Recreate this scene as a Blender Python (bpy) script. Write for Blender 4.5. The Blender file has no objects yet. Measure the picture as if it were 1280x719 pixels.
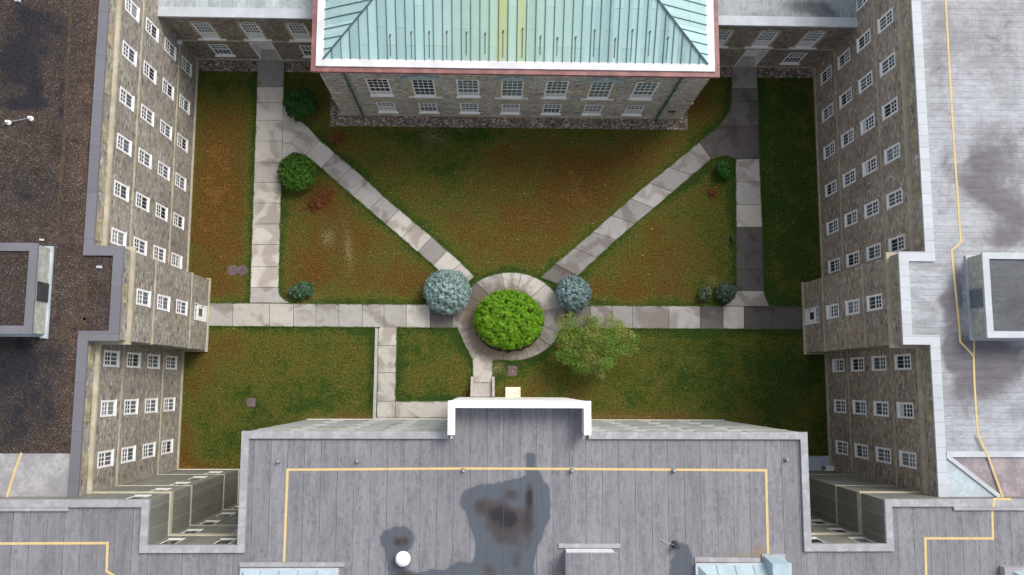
import bpy, bmesh, math, random
import numpy as np
from mathutils import Vector, Matrix
random.seed(7); RNG = np.random.default_rng(7)
R = math.radians
scene = bpy.context.scene
COL = scene.collection

# ------------------------------------------------------------------ camera
# world: x = right in the photo, y = up in the photo, z = height, origin straight below the camera
H = 55.0
def _rot(w):
    t = np.linalg.norm(w); k = w / t
    K = np.array([[0, -k[2], k[1]], [k[2], 0, -k[0]], [-k[1], k[0], 0]])
    return np.eye(3) + math.sin(t) * K + (1 - math.cos(t)) * K @ K
M = _rot(np.array([-0.11611634, -0.028335, 0.0049988])); F = 1035.0
cam_d = bpy.data.cameras.new('camera'); cam = bpy.data.objects.new('camera', cam_d); COL.objects.link(cam)
cam_d.sensor_width = 36.0; cam_d.lens = 36.0 * F / 1280.0; cam_d.clip_end = 6000; cam_d.clip_start = 0.5
_fl = np.array([1, -1, -1.0])
_r, _d, _f = (M.T @ np.array(v, float) * _fl for v in ((1, 0, 0), (0, 1, 0), (0, 0, 1)))
cam.matrix_world = Matrix(((_r[0], -_d[0], -_f[0], 0), (_r[1], -_d[1], -_f[1], 0), (_r[2], -_d[2], -_f[2], H), (0, 0, 0, 1)))
scene.camera = cam
def at(u, v, z=0.0):
    """ground / roof point of the survey: photo pixel -> world xy at a known height z"""
    w = M.T @ np.array([u - 640.0, v - 359.5, F]); w = w * _fl
    t = (z - H) / w[2]
    return (float(w[0] * t), float(w[1] * t))

# ------------------------------------------------------------------ sky, sun, exposure
SUN_EL, SUN_AZ = 49.0, 42.0            # azimuth clockwise from +Y
world = bpy.data.worlds.new('World'); scene.world = world; world.use_nodes = True
wn = world.node_tree.nodes; wl = world.node_tree.links
sky = wn.new('ShaderNodeTexSky'); sky.sky_type = 'NISHITA'; sky.sun_disc = False
sky.sun_elevation = R(SUN_EL); sky.sun_rotation = R(SUN_AZ); sky.air_density = 0.7; sky.dust_density = 3.0; sky.ozone_density = 0.6
bg = wn['Background']; bg.inputs['Strength'].default_value = 0.15
hs = wn.new('ShaderNodeHueSaturation'); hs.inputs['Saturation'].default_value = 0.45      # thin overcast: a paler sky
wl.new(sky.outputs['Color'], hs.inputs['Color']); wl.new(hs.outputs['Color'], bg.inputs['Color'])
sd = bpy.data.lights.new('sun', 'SUN'); sd.energy = 1.18; sd.angle = R(25); sd.color = (1.0, 0.95, 0.88)
sun = bpy.data.objects.new('sun', sd); COL.objects.link(sun)
_S = Vector((math.sin(R(SUN_AZ)) * math.cos(R(SUN_EL)), math.cos(R(SUN_AZ)) * math.cos(R(SUN_EL)), math.sin(R(SUN_EL))))
sun.rotation_euler = (-_S).to_track_quat('-Z', 'Y').to_euler(); sun.location = (0, 0, 80)
scene.view_settings.view_transform = 'Standard'; scene.view_settings.look = 'None'
scene.view_settings.gamma = 1.0; scene.view_settings.use_curve_mapping = False
scene.view_settings.exposure = 0.66
scene.render.engine = 'CYCLES'

# ------------------------------------------------------------------ mesh helpers
class MB:
    def __init__(s): s.v = []; s.f = []; s.c = []; s.m = []; s.at = {}
    def face(s, pts, col=None, mi=0):
        n = len(s.v); s.v.extend([tuple(p) for p in pts]); s.f.append(tuple(range(n, n + len(pts)))); s.c.append(col); s.m.append(mi)
    def box(s, x0, x1, y0, y1, z0, z1, col=None, mi=0):
        p = [(x0, y0, z0), (x1, y0, z0), (x1, y1, z0), (x0, y1, z0), (x0, y0, z1), (x1, y0, z1), (x1, y1, z1), (x0, y1, z1)]
        n = len(s.v); s.v.extend(p)
        for f in ((3, 2, 1, 0), (4, 5, 6, 7), (0, 1, 5, 4), (1, 2, 6, 5), (2, 3, 7, 6), (3, 0, 4, 7)):
            s.f.append(tuple(n + i for i in f)); s.c.append(col); s.m.append(mi)
    def hexa(s, p, col=None, mi=0):          # 8 points, bottom ring then top ring
        n = len(s.v); s.v.extend([tuple(q) for q in p])
        for f in ((3, 2, 1, 0), (4, 5, 6, 7), (0, 1, 5, 4), (1, 2, 6, 5), (2, 3, 7, 6), (3, 0, 4, 7)):
            s.f.append(tuple(n + i for i in f)); s.c.append(col); s.m.append(mi)
    def prism(s, poly, z0, z1, col=None, mi=0):
        a = sum(poly[i][0] * poly[(i + 1) % len(poly)][1] - poly[(i + 1) % len(poly)][0] * poly[i][1] for i in range(len(poly)))
        if a < 0: poly = poly[::-1]
        k = len(poly); n = len(s.v)
        s.v.extend([(x, y, z0) for x, y in poly]); s.v.extend([(x, y, z1) for x, y in poly])
        s.f.append(tuple(range(n + k, n + 2 * k))); s.f.append(tuple(range(n + k - 1, n - 1, -1)))
        s.c += [col, col]; s.m += [mi, mi]
        for i in range(k):
            j = (i + 1) % k
            s.f.append((n + i, n + j, n + k + j, n + k + i)); s.c.append(col); s.m.append(mi)
    def tube(s, pts, r, seg=8, col=None, r1=None):
        pts = [Vector(p) for p in pts]; n0 = len(s.v); k = len(pts)
        for i, p in enumerate(pts):
            d = (pts[min(i + 1, k - 1)] - pts[max(i - 1, 0)]).normalized()
            a = d.orthogonal().normalized(); b = d.cross(a)
            rr = r if r1 is None else r + (r1 - r) * i / (k - 1)
            for j in range(seg):
                t = 2 * math.pi * j / seg
                s.v.append(tuple(p + a * (rr * math.cos(t)) + b * (rr * math.sin(t))))
        for i in range(k - 1):
            for j in range(seg):
                q = (j + 1) % seg
                s.f.append((n0 + i * seg + j, n0 + i * seg + q, n0 + (i + 1) * seg + q, n0 + (i + 1) * seg + j)); s.c.append(col); s.m.append(0)
        s.f.append(tuple(n0 + j for j in range(seg - 1, -1, -1))); s.f.append(tuple(n0 + (k - 1) * seg + j for j in range(seg)))
        s.c += [col, col]; s.m += [0, 0]
    def lathe(s, cx, cy, prof, seg=20, col=None):
        n0 = len(s.v)
        for r, z in prof:
            for j in range(seg):
                t = 2 * math.pi * j / seg; s.v.append((cx + r * math.cos(t), cy + r * math.sin(t), z))
        for i in range(len(prof) - 1):
            for j in range(seg):
                q = (j + 1) % seg
                s.f.append((n0 + i * seg + j, n0 + i * seg + q, n0 + (i + 1) * seg + q, n0 + (i + 1) * seg + j)); s.c.append(col); s.m.append(0)
        s.f.append(tuple(n0 + (len(prof) - 1) * seg + j for j in range(seg))); s.c.append(col); s.m.append(0)
    def ribbon(s, pts, left, right, z0, z1, col=None, closed=False):
        """a band along a polyline, `left`/`right` = signed offsets to the left of its direction; mitred corners"""
        P_ = [Vector((p[0], p[1])) for p in pts]; k = len(P_)
        def off(i, d):
            if closed: a, b = P_[(i - 1) % k], P_[(i + 1) % k]
            else: a, b = P_[max(i - 1, 0)], P_[min(i + 1, k - 1)]
            d0 = (P_[i] - a); d1 = (b - P_[i])
            if d0.length < 1e-9: d0 = d1
            if d1.length < 1e-9: d1 = d0
            d0 = d0.normalized(); d1 = d1.normalized()
            n0 = Vector((-d0.y, d0.x)); n1 = Vector((-d1.y, d1.x)); m = n0 + n1
            m = m / max(m.dot(n0), 0.2)
            q = P_[i] + m * d; return (q.x, q.y)
        for i in range(k if closed else k - 1):
            j = (i + 1) % k
            a, b, c, d = off(i, right), off(j, right), off(j, left), off(i, left)
            if left < right: a, b, c, d = d, c, b, a
            s.hexa([(a[0], a[1], z0), (b[0], b[1], z0), (c[0], c[1], z0), (d[0], d[1], z0), (a[0], a[1], z1), (b[0], b[1], z1), (c[0], c[1], z1), (d[0], d[1], z1)], col)
    def grid(s, x0, x1, y0, y1, z, step):
        nx = max(1, round((x1 - x0) / step)); ny = max(1, round((y1 - y0) / step)); n = len(s.v)
        for j in range(ny + 1):
            for i in range(nx + 1): s.v.append((x0 + (x1 - x0) * i / nx, y0 + (y1 - y0) * j / ny, z))
        for j in range(ny):
            for i in range(nx):
                a = n + j * (nx + 1) + i; s.f.append((a, a + 1, a + nx + 2, a + nx + 1)); s.c.append(None); s.m.append(0)
    def build(s, name, mat, parent=None, smooth=False, origin=None, attrs=None):
        o = Vector((0, 0, 0))
        if origin is not None: o = Vector(origin)
        elif parent is not None: o = parent['_o'] if '_o' in parent else Vector((0, 0, 0)); o = Vector(o)
        me = bpy.data.meshes.new(name)
        me.from_pydata([(x - o.x, y - o.y, z - o.z) for x, y, z in s.v], [], s.f)
        mats = mat if isinstance(mat, (list, tuple)) else [mat]
        for m_ in mats: me.materials.append(m_)
        if len(mats) > 1: me.polygons.foreach_set('material_index', s.m)
        if any(c is not None for c in s.c):
            ca = me.color_attributes.new('Col', 'FLOAT_COLOR', 'CORNER')
            buf = []
            for f, c in zip(s.f, s.c):
                c = c or (1, 1, 1); buf.extend([c[0], c[1], c[2], 1.0] * len(f))
            ca.data.foreach_set('color', buf)
        if attrs:
            for k, a in attrs.items():
                at_ = me.attributes.new(k, 'FLOAT', 'POINT'); at_.data.foreach_set('value', np.asarray(a, dtype=np.float32))
        if smooth: me.polygons.foreach_set('use_smooth', [True] * len(me.polygons))
        me.update()
        ob = bpy.data.objects.new(name, me); COL.objects.link(ob)
        if parent is not None:
            ob.parent = parent; ob['_o'] = tuple(o)
        elif origin is not None: ob.location = o; ob['_o'] = tuple(o)
        return ob
def tag(o, label=None, cat=None, group=None, kind=None):
    if label: o['label'] = label
    if cat: o['category'] = cat
    if group: o['group'] = group
    if kind: o['kind'] = kind
    return o
def thing(name, label, cat, loc=(0, 0, 0), group=None):
    o = bpy.data.objects.new(name, None); COL.objects.link(o); o.location = loc; o.empty_display_size = 0.3
    o['_o'] = tuple(loc); return tag(o, label, cat, group)
def copy_tree(o, parent=None):
    c = o.copy(); COL.objects.link(c)
    if parent is not None: c.parent = parent
    for ch in list(o.children): copy_tree(ch, c)
    return c

# ------------------------------------------------------------------ material helpers
class NT:
    def __init__(s, name, rough=0.8, spec=0.3):
        s.mat = bpy.data.materials.new(name); s.mat.use_nodes = True
        s.n = s.mat.node_tree.nodes; s.l = s.mat.node_tree.links
        s.b = s.n['Principled BSDF']; s.b.inputs['Roughness'].default_value = rough; s.b.inputs['Specular IOR Level'].default_value = spec
        s.geo = s.n.new('ShaderNodeNewGeometry'); s.pos = s.geo.outputs['Position']
    def link(s, a, b): s.l.new(a, b)
    def _in(s, sock, v):
        if hasattr(v, 'is_linked') or isinstance(v, bpy.types.NodeSocket): s.l.new(v, sock)
        else:
            if isinstance(v, tuple) and len(v) == 3 and sock.type == 'RGBA': v = (*v, 1)
            sock.default_value = v
    def map(s, scale=(1, 1, 1), src=None, loc=(0, 0, 0), rot=(0, 0, 0)):
        m = s.n.new('ShaderNodeMapping'); s._in(m.inputs['Vector'], src if src is not None else s.pos)
        m.inputs['Scale'].default_value = scale; m.inputs['Location'].default_value = loc; m.inputs['Rotation'].default_value = rot; return m.outputs[0]
    def noise(s, scale, detail=4, rough=0.6, vec=None, dist=0.0, out='Fac'):
        t = s.n.new('ShaderNodeTexNoise'); s._in(t.inputs['Vector'], vec if vec is not None else s.pos)
        t.inputs['Scale'].default_value = scale; t.inputs['Detail'].default_value = detail; t.inputs['Roughness'].default_value = rough; t.inputs['Distortion'].default_value = dist
        return t.outputs[out]
    def voro(s, scale, vec=None, feature='F1', out='Color', rnd=1.0):
        t = s.n.new('ShaderNodeTexVoronoi'); t.feature = feature; s._in(t.inputs['Vector'], vec if vec is not None else s.pos)
        t.inputs['Scale'].default_value = scale; t.inputs['Randomness'].default_value = rnd; return t.outputs[out]
    def ramp(s, fac, stops, interp='LINEAR'):
        r = s.n.new('ShaderNodeValToRGB'); r.color_ramp.interpolation = interp; e = r.color_ramp.elements
        while len(e) < len(stops): e.new(0.5)
        for el, (p, c) in zip(e, stops): el.position = p; el.color = (c, c, c, 1) if isinstance(c, (int, float)) else (*c, 1)
        s._in(r.inputs['Fac'], fac); return r.outputs['Color']
    def mix(s, fac, a, b, mode='MIX'):
        m = s.n.new('ShaderNodeMix'); m.data_type = 'RGBA'; m.blend_type = mode
        s._in(m.inputs[0], fac); s._in(m.inputs[6], a); s._in(m.inputs[7], b); return m.outputs[2]
    def math(s, op, a, b=0.0, c=None):
        m = s.n.new('ShaderNodeMath'); m.operation = op; s._in(m.inputs[0], a); s._in(m.inputs[1], b)
        if c is not None: s._in(m.inputs[2], c)
        return m.outputs[0]
    def sep(s, v):
        m = s.n.new('ShaderNodeSeparateXYZ'); s._in(m.inputs[0], v); return m.outputs
    def comb(s, x, y, z=0.0):
        m = s.n.new('ShaderNodeCombineXYZ'); s._in(m.inputs[0], x); s._in(m.inputs[1], y); s._in(m.inputs[2], z); return m.outputs[0]
    def smooth(s, v, lo, hi):
        m = s.n.new('ShaderNodeMapRange'); m.interpolation_type = 'SMOOTHSTEP'; s._in(m.inputs[0], v); m.inputs[1].default_value = lo; m.inputs[2].default_value = hi; return m.outputs[0]
    def attr(s, name, out='Fac'):
        a = s.n.new('ShaderNodeAttribute'); a.attribute_name = name; return a.outputs[out]
    def white(s, v, dim='1D'):
        w = s.n.new('ShaderNodeTexWhiteNoise'); w.noise_dimensions = dim; s._in(w.inputs['W' if dim == '1D' else 'Vector'], v); return w.outputs['Value']
    def color(s, c): s._in(s.b.inputs['Base Color'], c)
    def bump(s, h, strength=0.3, dist=0.02):
        b = s.n.new('ShaderNodeBump'); b.inputs['Strength'].default_value = strength; b.inputs['Distance'].default_value = dist; s._in(b.inputs['Height'], h)
        s.l.new(b.outputs[0], s.b.inputs['Normal'])

def mottled(name, c, var=0.15, scale=3.0, rough=0.7, spec=0.3, fine=25.0, metal=0.0):
    t = NT(name, rough, spec); n = t.noise(scale, 5, 0.65); g = t.noise(fine, 3, 0.6)
    k = t.math('ADD', t.math('MULTIPLY', n, 1.2), t.math('MULTIPLY', g, 0.5))
    t.color(t.ramp(k, [(0.45, tuple(x * (1 - var) for x in c)), (0.85, c), (1.2 if False else 1.0, tuple(min(1, x * (1 + var)) for x in c))]))
    t.b.inputs['Metallic'].default_value = metal; t.bump(g, 0.15, 0.01); return t.mat

def stone(name, base, hue, dark):
    """coursed rubble: long thin stones, mortar joints, lichen and rain marks"""
    t = NT(name, 0.9, 0.2); x, y, z = t.sep(t.pos)
    u = t.math('ADD', x, y)
    wob = t.noise(0.9, 3, 0.5, out='Fac')
    vec = t.comb(t.math('MULTIPLY', u, 3.9), t.math('MULTIPLY', t.math('ADD', z, t.math('MULTIPLY', wob, 0.18)), 7.6))
    cell = t.voro(1.0, vec, 'F1', 'Color', 0.95); edge = t.voro(1.0, vec, 'DISTANCE_TO_EDGE', 'Distance', 0.95)
    cr, cg, cb = t.sep(cell)
    c = t.ramp(cr, [(0.0, tuple(b * 0.42 for b in base)), (0.3, tuple(b * 0.8 for b in base)), (0.6, base), (0.85, tuple(b * 1.22 for b in base)), (1.0, tuple(b * 1.6 for b in base))])
    c = t.mix(t.math('MULTIPLY', t.smooth(cg, 0.50, 0.9), 0.75), c, hue)
    c = t.mix(t.math('MULTIPLY', t.smooth(cb, 0.8, 0.97), 0.5), c, tuple(b * 1.75 for b in base))
    c = t.mix(0.85, c, t.ramp(t.noise(11, 4, 0.75), [(0.28, 0.45), (0.5, 1.0), (0.72, 1.45)]), 'MULTIPLY')
    mort = t.ramp(edge, [(0.0, 1.0), (0.05, 1.0), (0.11, 0.0)])
    c = t.mix(t.math('MULTIPLY', mort, 0.55), c, tuple(b * 0.95 for b in base))
    # vertical rain streaks and big patches
    st = t.noise(1.0, 4, 0.65, t.comb(t.math('MULTIPLY', u, 1.6), t.math('MULTIPLY', z, 0.5)))
    c = t.mix(t.math('MULTIPLY', t.smooth(st, 0.48, 0.75), dark), c, tuple(b * 0.5 for b in base))
    c = t.mix(1.0, c, t.ramp(t.noise(0.25, 3, 0.5), [(0.3, 0.82), (0.7, 1.14)]), 'MULTIPLY')
    t.color(c); t.bump(t.math('MINIMUM', edge, 0.15), 0.6, 0.12); return t.mat

M_STONE_L = stone('stone_left', (0.305, 0.287, 0.255), (0.37, 0.28, 0.20), 0.25)
M_STONE_R = stone('stone_right', (0.375, 0.32, 0.275), (0.36, 0.25, 0.16), 0.3)
M_STONE_H = stone('stone_hall', (0.47, 0.44, 0.40), (0.46, 0.40, 0.32), 0.25)  # paler than the link stone: shade on the links is put into this difference
M_STONE_K = stone('stone_link', (0.26, 0.23, 0.195), (0.28, 0.22, 0.16), 0.4)
M_STRING = mottled('cream_string', (0.48, 0.45, 0.345), 0.15, 2.0, 0.8, 0.2)
M_TRIM = mottled('sandstone_trim', (0.43, 0.39, 0.29), 0.25, 1.2, 0.85, 0.2)
M_OCHRE = mottled('ochre_stone', (0.33, 0.29, 0.19), 0.5, 2.2, 0.85, 0.2)
M_SCREEN = mottled('insect_screen', (0.115, 0.125, 0.14), 0.2, 2.0)
M_WHITE = mottled('white_paint', (0.88, 0.88, 0.88), 0.04, 2.0, 0.45, 0.4)
M_WHITE2 = mottled('white_masonry', (0.84, 0.83, 0.79), 0.04, 1.5, 0.6, 0.3)
M_CREAM = mottled('cream_paint', (0.78, 0.72, 0.52), 0.06, 2.0, 0.6, 0.3)
M_SILL = mottled('cream_sill', (0.70, 0.68, 0.60), 0.08, 2.0, 0.7, 0.3)
M_COPPER = mottled('red_copper', (0.235, 0.105, 0.098), 0.4, 1.5, 0.5, 0.4)
M_VERDIGRIS = mottled('verdigris', (0.36, 0.44, 0.42), 0.35, 2.5, 0.7, 0.3)
M_GREEN_PIPE = mottled('green_pipe', (0.05, 0.12, 0.10), 0.3, 2.0, 0.5, 0.4)
M_COPING_G = mottled('grey_coping', (0.165, 0.165, 0.185), 0.1, 0.8, 0.5, 0.3)
M_COPING_W = mottled('white_coping', (0.47, 0.50, 0.53), 0.12, 1.0, 0.6, 0.3)
def jointed(name, c0, pitch):
    t = NT(name, 0.55, 0.3); x, y, z = t.sep(t.pos); n = t.noise(1.0, 5, 0.65)
    c = t.mix(n, tuple(v * .85 for v in c0), tuple(v * 1.12 for v in c0)); f = t.math('DIVIDE', y, pitch)
    c = t.mix(1.0, c, t.ramp(t.white(t.math('FLOOR', f)), [(0, 0.93), (1, 1.06)]), 'MULTIPLY')
    c = t.mix(t.math('MULTIPLY', t.math('LESS_THAN', t.math('FRACT', f), 0.03 / pitch), 0.55), c, tuple(v * .4 for v in c0))
    c = t.mix(t.math('MULTIPLY', t.smooth(t.noise(3.0, 5, 0.8), 0.55, 0.75), 0.3), c, tuple(v * .5 for v in c0)); t.color(c); return t.mat
M_COPING_GJ = jointed('grey_jointed_coping', (0.168, 0.168, 0.188), 2.4); M_COPING_WJ = jointed('white_jointed_coping', (0.49, 0.52, 0.55), 0.62)
M_HVAC = mottled('pale_blue_metal', (0.34, 0.44, 0.48), 0.12, 1.2, 0.45, 0.4)
M_DARK = mottled('dark_metal', (0.04, 0.045, 0.05), 0.3, 3.0, 0.5, 0.4)
M_GRILLE = mottled('grey_grille', (0.16, 0.18, 0.20), 0.2, 3.0, 0.6, 0.3)
M_IRON = mottled('rusty_iron', (0.13, 0.098, 0.098), 0.4, 4.0, 0.7, 0.4)
M_STEP = mottled('step_concrete', (0.42, 0.39, 0.36), 0.18, 2.0, 0.9, 0.2)
M_BARK = mottled('bark', (0.10, 0.07, 0.045), 0.4, 6.0, 0.95, 0.1)
M_SOIL = mottled('mulch', (0.055, 0.035, 0.022), 0.5, 5.0, 0.95, 0.1)
def paint_line():
    t = NT('yellow_line', 0.75, 0.2); w = t.smooth(t.noise(3.0, 6, 0.8), 0.50, 0.72)
    t.color(t.mix(t.math('MULTIPLY', w, 0.6), t.mix(t.noise(1.0, 3), (0.60, 0.44, 0.18), (0.68, 0.53, 0.27)), (0.36, 0.29, 0.19))); return t.mat
M_YELLOW = paint_line()
def worn_line():
    t = NT('worn_orange_line', 0.95, 0.1); w = t.smooth(t.noise(4.0, 5, 0.8), 0.46, 0.74)
    t.color(t.mix(w, t.mix(t.noise(30, 3, .8), (0.02, 0.017, 0.015), (0.11, 0.085, 0.07)), t.mix(t.noise(25, 3, .8), (0.10, 0.055, 0.012), (0.28, 0.16, 0.035)))); return t.mat
M_YELLOW_O = worn_line()
M_PALE_STONE = mottled('penthouse_stone', (0.36, 0.37, 0.33), 0.3, 3.0, 0.85, 0.2, 9.0)

def glass(name, c, rough=0.06):
    t = NT(name, rough, 0.5); t.color(t.mix(t.noise(0.8, 2), c, tuple(x * 1.7 for x in c))); return t.mat
M_GLASS = [glass('dark_glass', (0.022, 0.028, 0.036)), glass('curtained_glass', (0.17, 0.18, 0.19), 0.15), glass('half_lit_glass', (0.07, 0.085, 0.10), 0.1)]
M_GLASS_G = glass('greenish_glass', (0.10, 0.14, 0.13), 0.1)
M_BLIND = mottled('white_blind', (0.62, 0.63, 0.64), 0.06, 3.0, 0.7, 0.3)

def panel_mat(name, c0, c1):
    t = NT(name, 0.75, 0.25); x, y, z = t.sep(t.pos); u = t.math('ADD', x, y)
    c = t.mix(t.noise(0.6, 5, 0.65), c0, c1)
    st = t.noise(1.0, 4, 0.7, t.comb(t.math('MULTIPLY', u, 2.4), t.math('MULTIPLY', z, 0.2)))
    c = t.mix(t.math('MULTIPLY', t.smooth(st, 0.45, 0.8), 0.6), c, (0.11, 0.115, 0.10))
    pv = t.comb(t.math('FLOOR', t.math('MULTIPLY', u, 1.0)), t.math('FLOOR', t.math('DIVIDE', z, 2.83)))
    c = t.mix(1.0, c, t.ramp(t.white(pv, '2D'), [(0, 0.88), (1, 1.1)]), 'MULTIPLY')
    j = t.math('LESS_THAN', t.math('FRACT', t.math('MULTIPLY', u, 1.0)), 0.05)
    c = t.mix(t.math('MULTIPLY', j, 0.5), c, (0.40, 0.36, 0.25)); t.color(c); t.bump(t.noise(20, 3), 0.1, 0.01); return t.mat
M_PANEL = panel_mat('grey_panel_wall', (0.155, 0.155, 0.135), (0.26, 0.26, 0.23)); M_PANEL_N = panel_mat('pale_panel_wall', (0.29, 0.32, 0.315), (0.42, 0.45, 0.44))
M_FRAME_G = mottled('greyish_frame', (0.40, 0.42, 0.41), 0.12, 2.0)

def concrete():
    t = NT('walk_concrete', 0.85, 0.25); tint = t.attr('Col', 'Color')
    a = t.noise(0.6, 2, 0.5, dist=0.8); b = t.noise(2.2, 6, 0.7); g = t.noise(30, 3, 0.7)
    c = t.mix(1.0, tint, t.ramp(b, [(0.25, 0.84), (0.5, 1.0), (0.8, 1.1)]), 'MULTIPLY')
    c = t.mix(1.0, c, t.ramp(g, [(0.3, 0.86), (0.7, 1.1)]), 'MULTIPLY')
    blot = t.smooth(a, 0.48, 0.62)
    c = t.mix(t.math('MULTIPLY', blot, 0.8), c, t.mix(1.0, c, (0.62, 0.58, 0.55), 'MULTIPLY'))
    sp = t.smooth(t.voro(2.6, None, 'F1', 'Distance'), 0.05, 0.025)
    c = t.mix(t.math('MULTIPLY', sp, 0.25), c, (0.6, 0.58, 0.53))
    st = t.smooth(t.noise(1.1, 5, 0.75, t.map((1, 1, 1), loc=(13, 5, 0))), 0.58, 0.78)
    c = t.mix(t.math('MULTIPLY', st, 0.3), c, t.mix(1.0, c, (0.42, 0.38, 0.35), 'MULTIPLY'))
    pcx, pcy = at(628, 405); x, y, z = t.sep(t.pos)
    dd = t.math('SQRT', t.math('ADD', t.math('POWER', t.math('SUBTRACT', x, pcx), 2.0), t.math('POWER', t.math('SUBTRACT', y, pcy), 2.0)))
    soil = t.math('MULTIPLY', t.smooth(t.math('ADD', dd, t.math('MULTIPLY', t.math('SUBTRACT', b, 0.5), 2.2)), 3.3, 2.3), 0.8)
    c = t.mix(soil, c, t.mix(b, (0.10, 0.075, 0.055), (0.22, 0.17, 0.13)))
    t.color(c); t.bump(g, 0.15, 0.01); return t.mat
M_CONC = concrete()

def lawn_mat():
    t = NT('lawn', 0.95, 0.08); dry = t.attr('dry'); lush = t.attr('lush'); red = t.attr('red')
    n1 = t.noise(0.5, 5, 0.65); n2 = t.noise(2.0, 5, 0.7); n3 = t.noise(7.0, 4, 0.75); n4 = t.noise(13.0, 3, 0.85)
    d = t.math('ADD', dry, t.math('MULTIPLY', t.math('SUBTRACT', n1, 0.5), 1.35))
    d = t.math('ADD', d, t.math('MULTIPLY', t.math('SUBTRACT', n2, 0.5), 0.6))
    d = t.math('ADD', d, t.math('MULTIPLY', t.math('SUBTRACT', n3, 0.5), 0.35))
    d = t.math('SUBTRACT', d, t.math('MULTIPLY', lush, 0.55))
    c = t.ramp(d, [(0.0, (0.046, 0.084, 0.016)), (0.18, (0.086, 0.108, 0.019)), (0.42, (0.126, 0.120, 0.025)), (0.66, (0.138, 0.098, 0.023)), (0.86, (0.148, 0.080, 0.019)), (1.05 / 1.05, (0.195, 0.108, 0.030))])
    c = t.mix(t.math('MULTIPLY', t.smooth(t.noise(0.9, 4, 0.7, t.map((1, 1, 1), loc=(31, 7, 0))), 0.52, 0.72), 0.35), c, t.mix(1.0, c, (1.0, 0.72, 0.68), 'MULTIPLY'))
    c = t.mix(t.math('MULTIPLY', red, t.smooth(n2, 0.35, 0.6)), c, (0.16, 0.045, 0.018))
    c = t.mix(1.0, c, t.ramp(n4, [(0.28, 0.30), (0.5, 0.98), (0.72, 1.85)]), 'MULTIPLY')
    c = t.mix(1.0, c, t.ramp(n3, [(0.30, 0.42), (0.5, 0.98), (0.70, 1.5)]), 'MULTIPLY')
    bare = t.attr('bare')
    c = t.mix(t.math('MULTIPLY', bare, t.smooth(n3, 0.38, 0.55)), c, t.mix(n4, (0.20, 0.15, 0.06), (0.46, 0.40, 0.22)))
    straw = t.smooth(t.voro(3.2, None, 'F1', 'Distance'), 0.075, 0.03)
    c = t.mix(t.math('MULTIPLY', straw, 0.45), c, (0.30, 0.26, 0.11))
    t.color(c); t.bump(t.math('ADD', n4, n3), 1.0, 0.12); return t.mat
M_LAWN = lawn_mat()

def gravel_mat(name, stops, sc=14.0):
    t = NT(name, 0.95, 0.15); v = t.voro(sc); r_, g_, b_ = t.sep(v); d = t.voro(sc, None, 'F1', 'Distance')
    c = t.ramp(r_, stops); c = t.mix(1.0, c, t.ramp(t.noise(0.8, 4), [(0.3, 0.7), (0.7, 1.2)]), 'MULTIPLY')
    t.color(c); t.bump(t.math('SUBTRACT', 1.0, d), 0.8, 0.08); return t.mat
M_GRAVEL = gravel_mat('bed_gravel', [(0, (0.095, 0.072, 0.058)), (0.45, (0.225, 0.178, 0.145)), (0.8, (0.36, 0.295, 0.245)), (1.0, (0.66, 0.59, 0.54))], 11.0)

def ballast_mat():
    t = NT('ballast_roof', 0.95, 0.15); wet = t.attr('wet'); warm = t.attr('warm')
    v = t.voro(34.0); r_, g_, b_ = t.sep(v)
    n1 = t.noise(0.28, 5, 0.65); n2 = t.noise(1.1, 6, 0.7); g = t.noise(5.0, 4, 0.7)
    c = t.ramp(r_, [(0, (0.024, 0.017, 0.014)), (0.45, (0.062, 0.047, 0.039)), (0.8, (0.094, 0.073, 0.062)), (0.97, (0.14, 0.112, 0.098)), (1.0, (0.36, 0.33, 0.31))])
    c = t.mix(1.0, c, t.ramp(n2, [(0.3, 0.6), (0.7, 1.25)]), 'MULTIPLY')
    c = t.mix(1.0, c, t.ramp(g, [(0.3, 0.8), (0.7, 1.15)]), 'MULTIPLY')
    w = t.math('ADD', wet, t.math('MULTIPLY', t.math('SUBTRACT', n2, 0.5), 1.3))
    w = t.math('ADD', w, t.math('MULTIPLY', t.math('SUBTRACT', n1, 0.5), 0.7))
    c = t.mix(t.math('MULTIPLY', t.smooth(w, 0.10, 0.52), 0.92), c, t.mix(r_, (0.010, 0.011, 0.016), (0.036, 0.036, 0.044)))
    c = t.mix(t.math('MULTIPLY', warm, 0.55), c, t.mix(1.0, c, (1.75, 1.5, 1.3), 'MULTIPLY'))
    t.color(c); t.bump(t.voro(34.0, None, 'F1', 'Distance'), 0.5, 0.05); return t.mat
M_BALLAST = ballast_mat()

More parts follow.
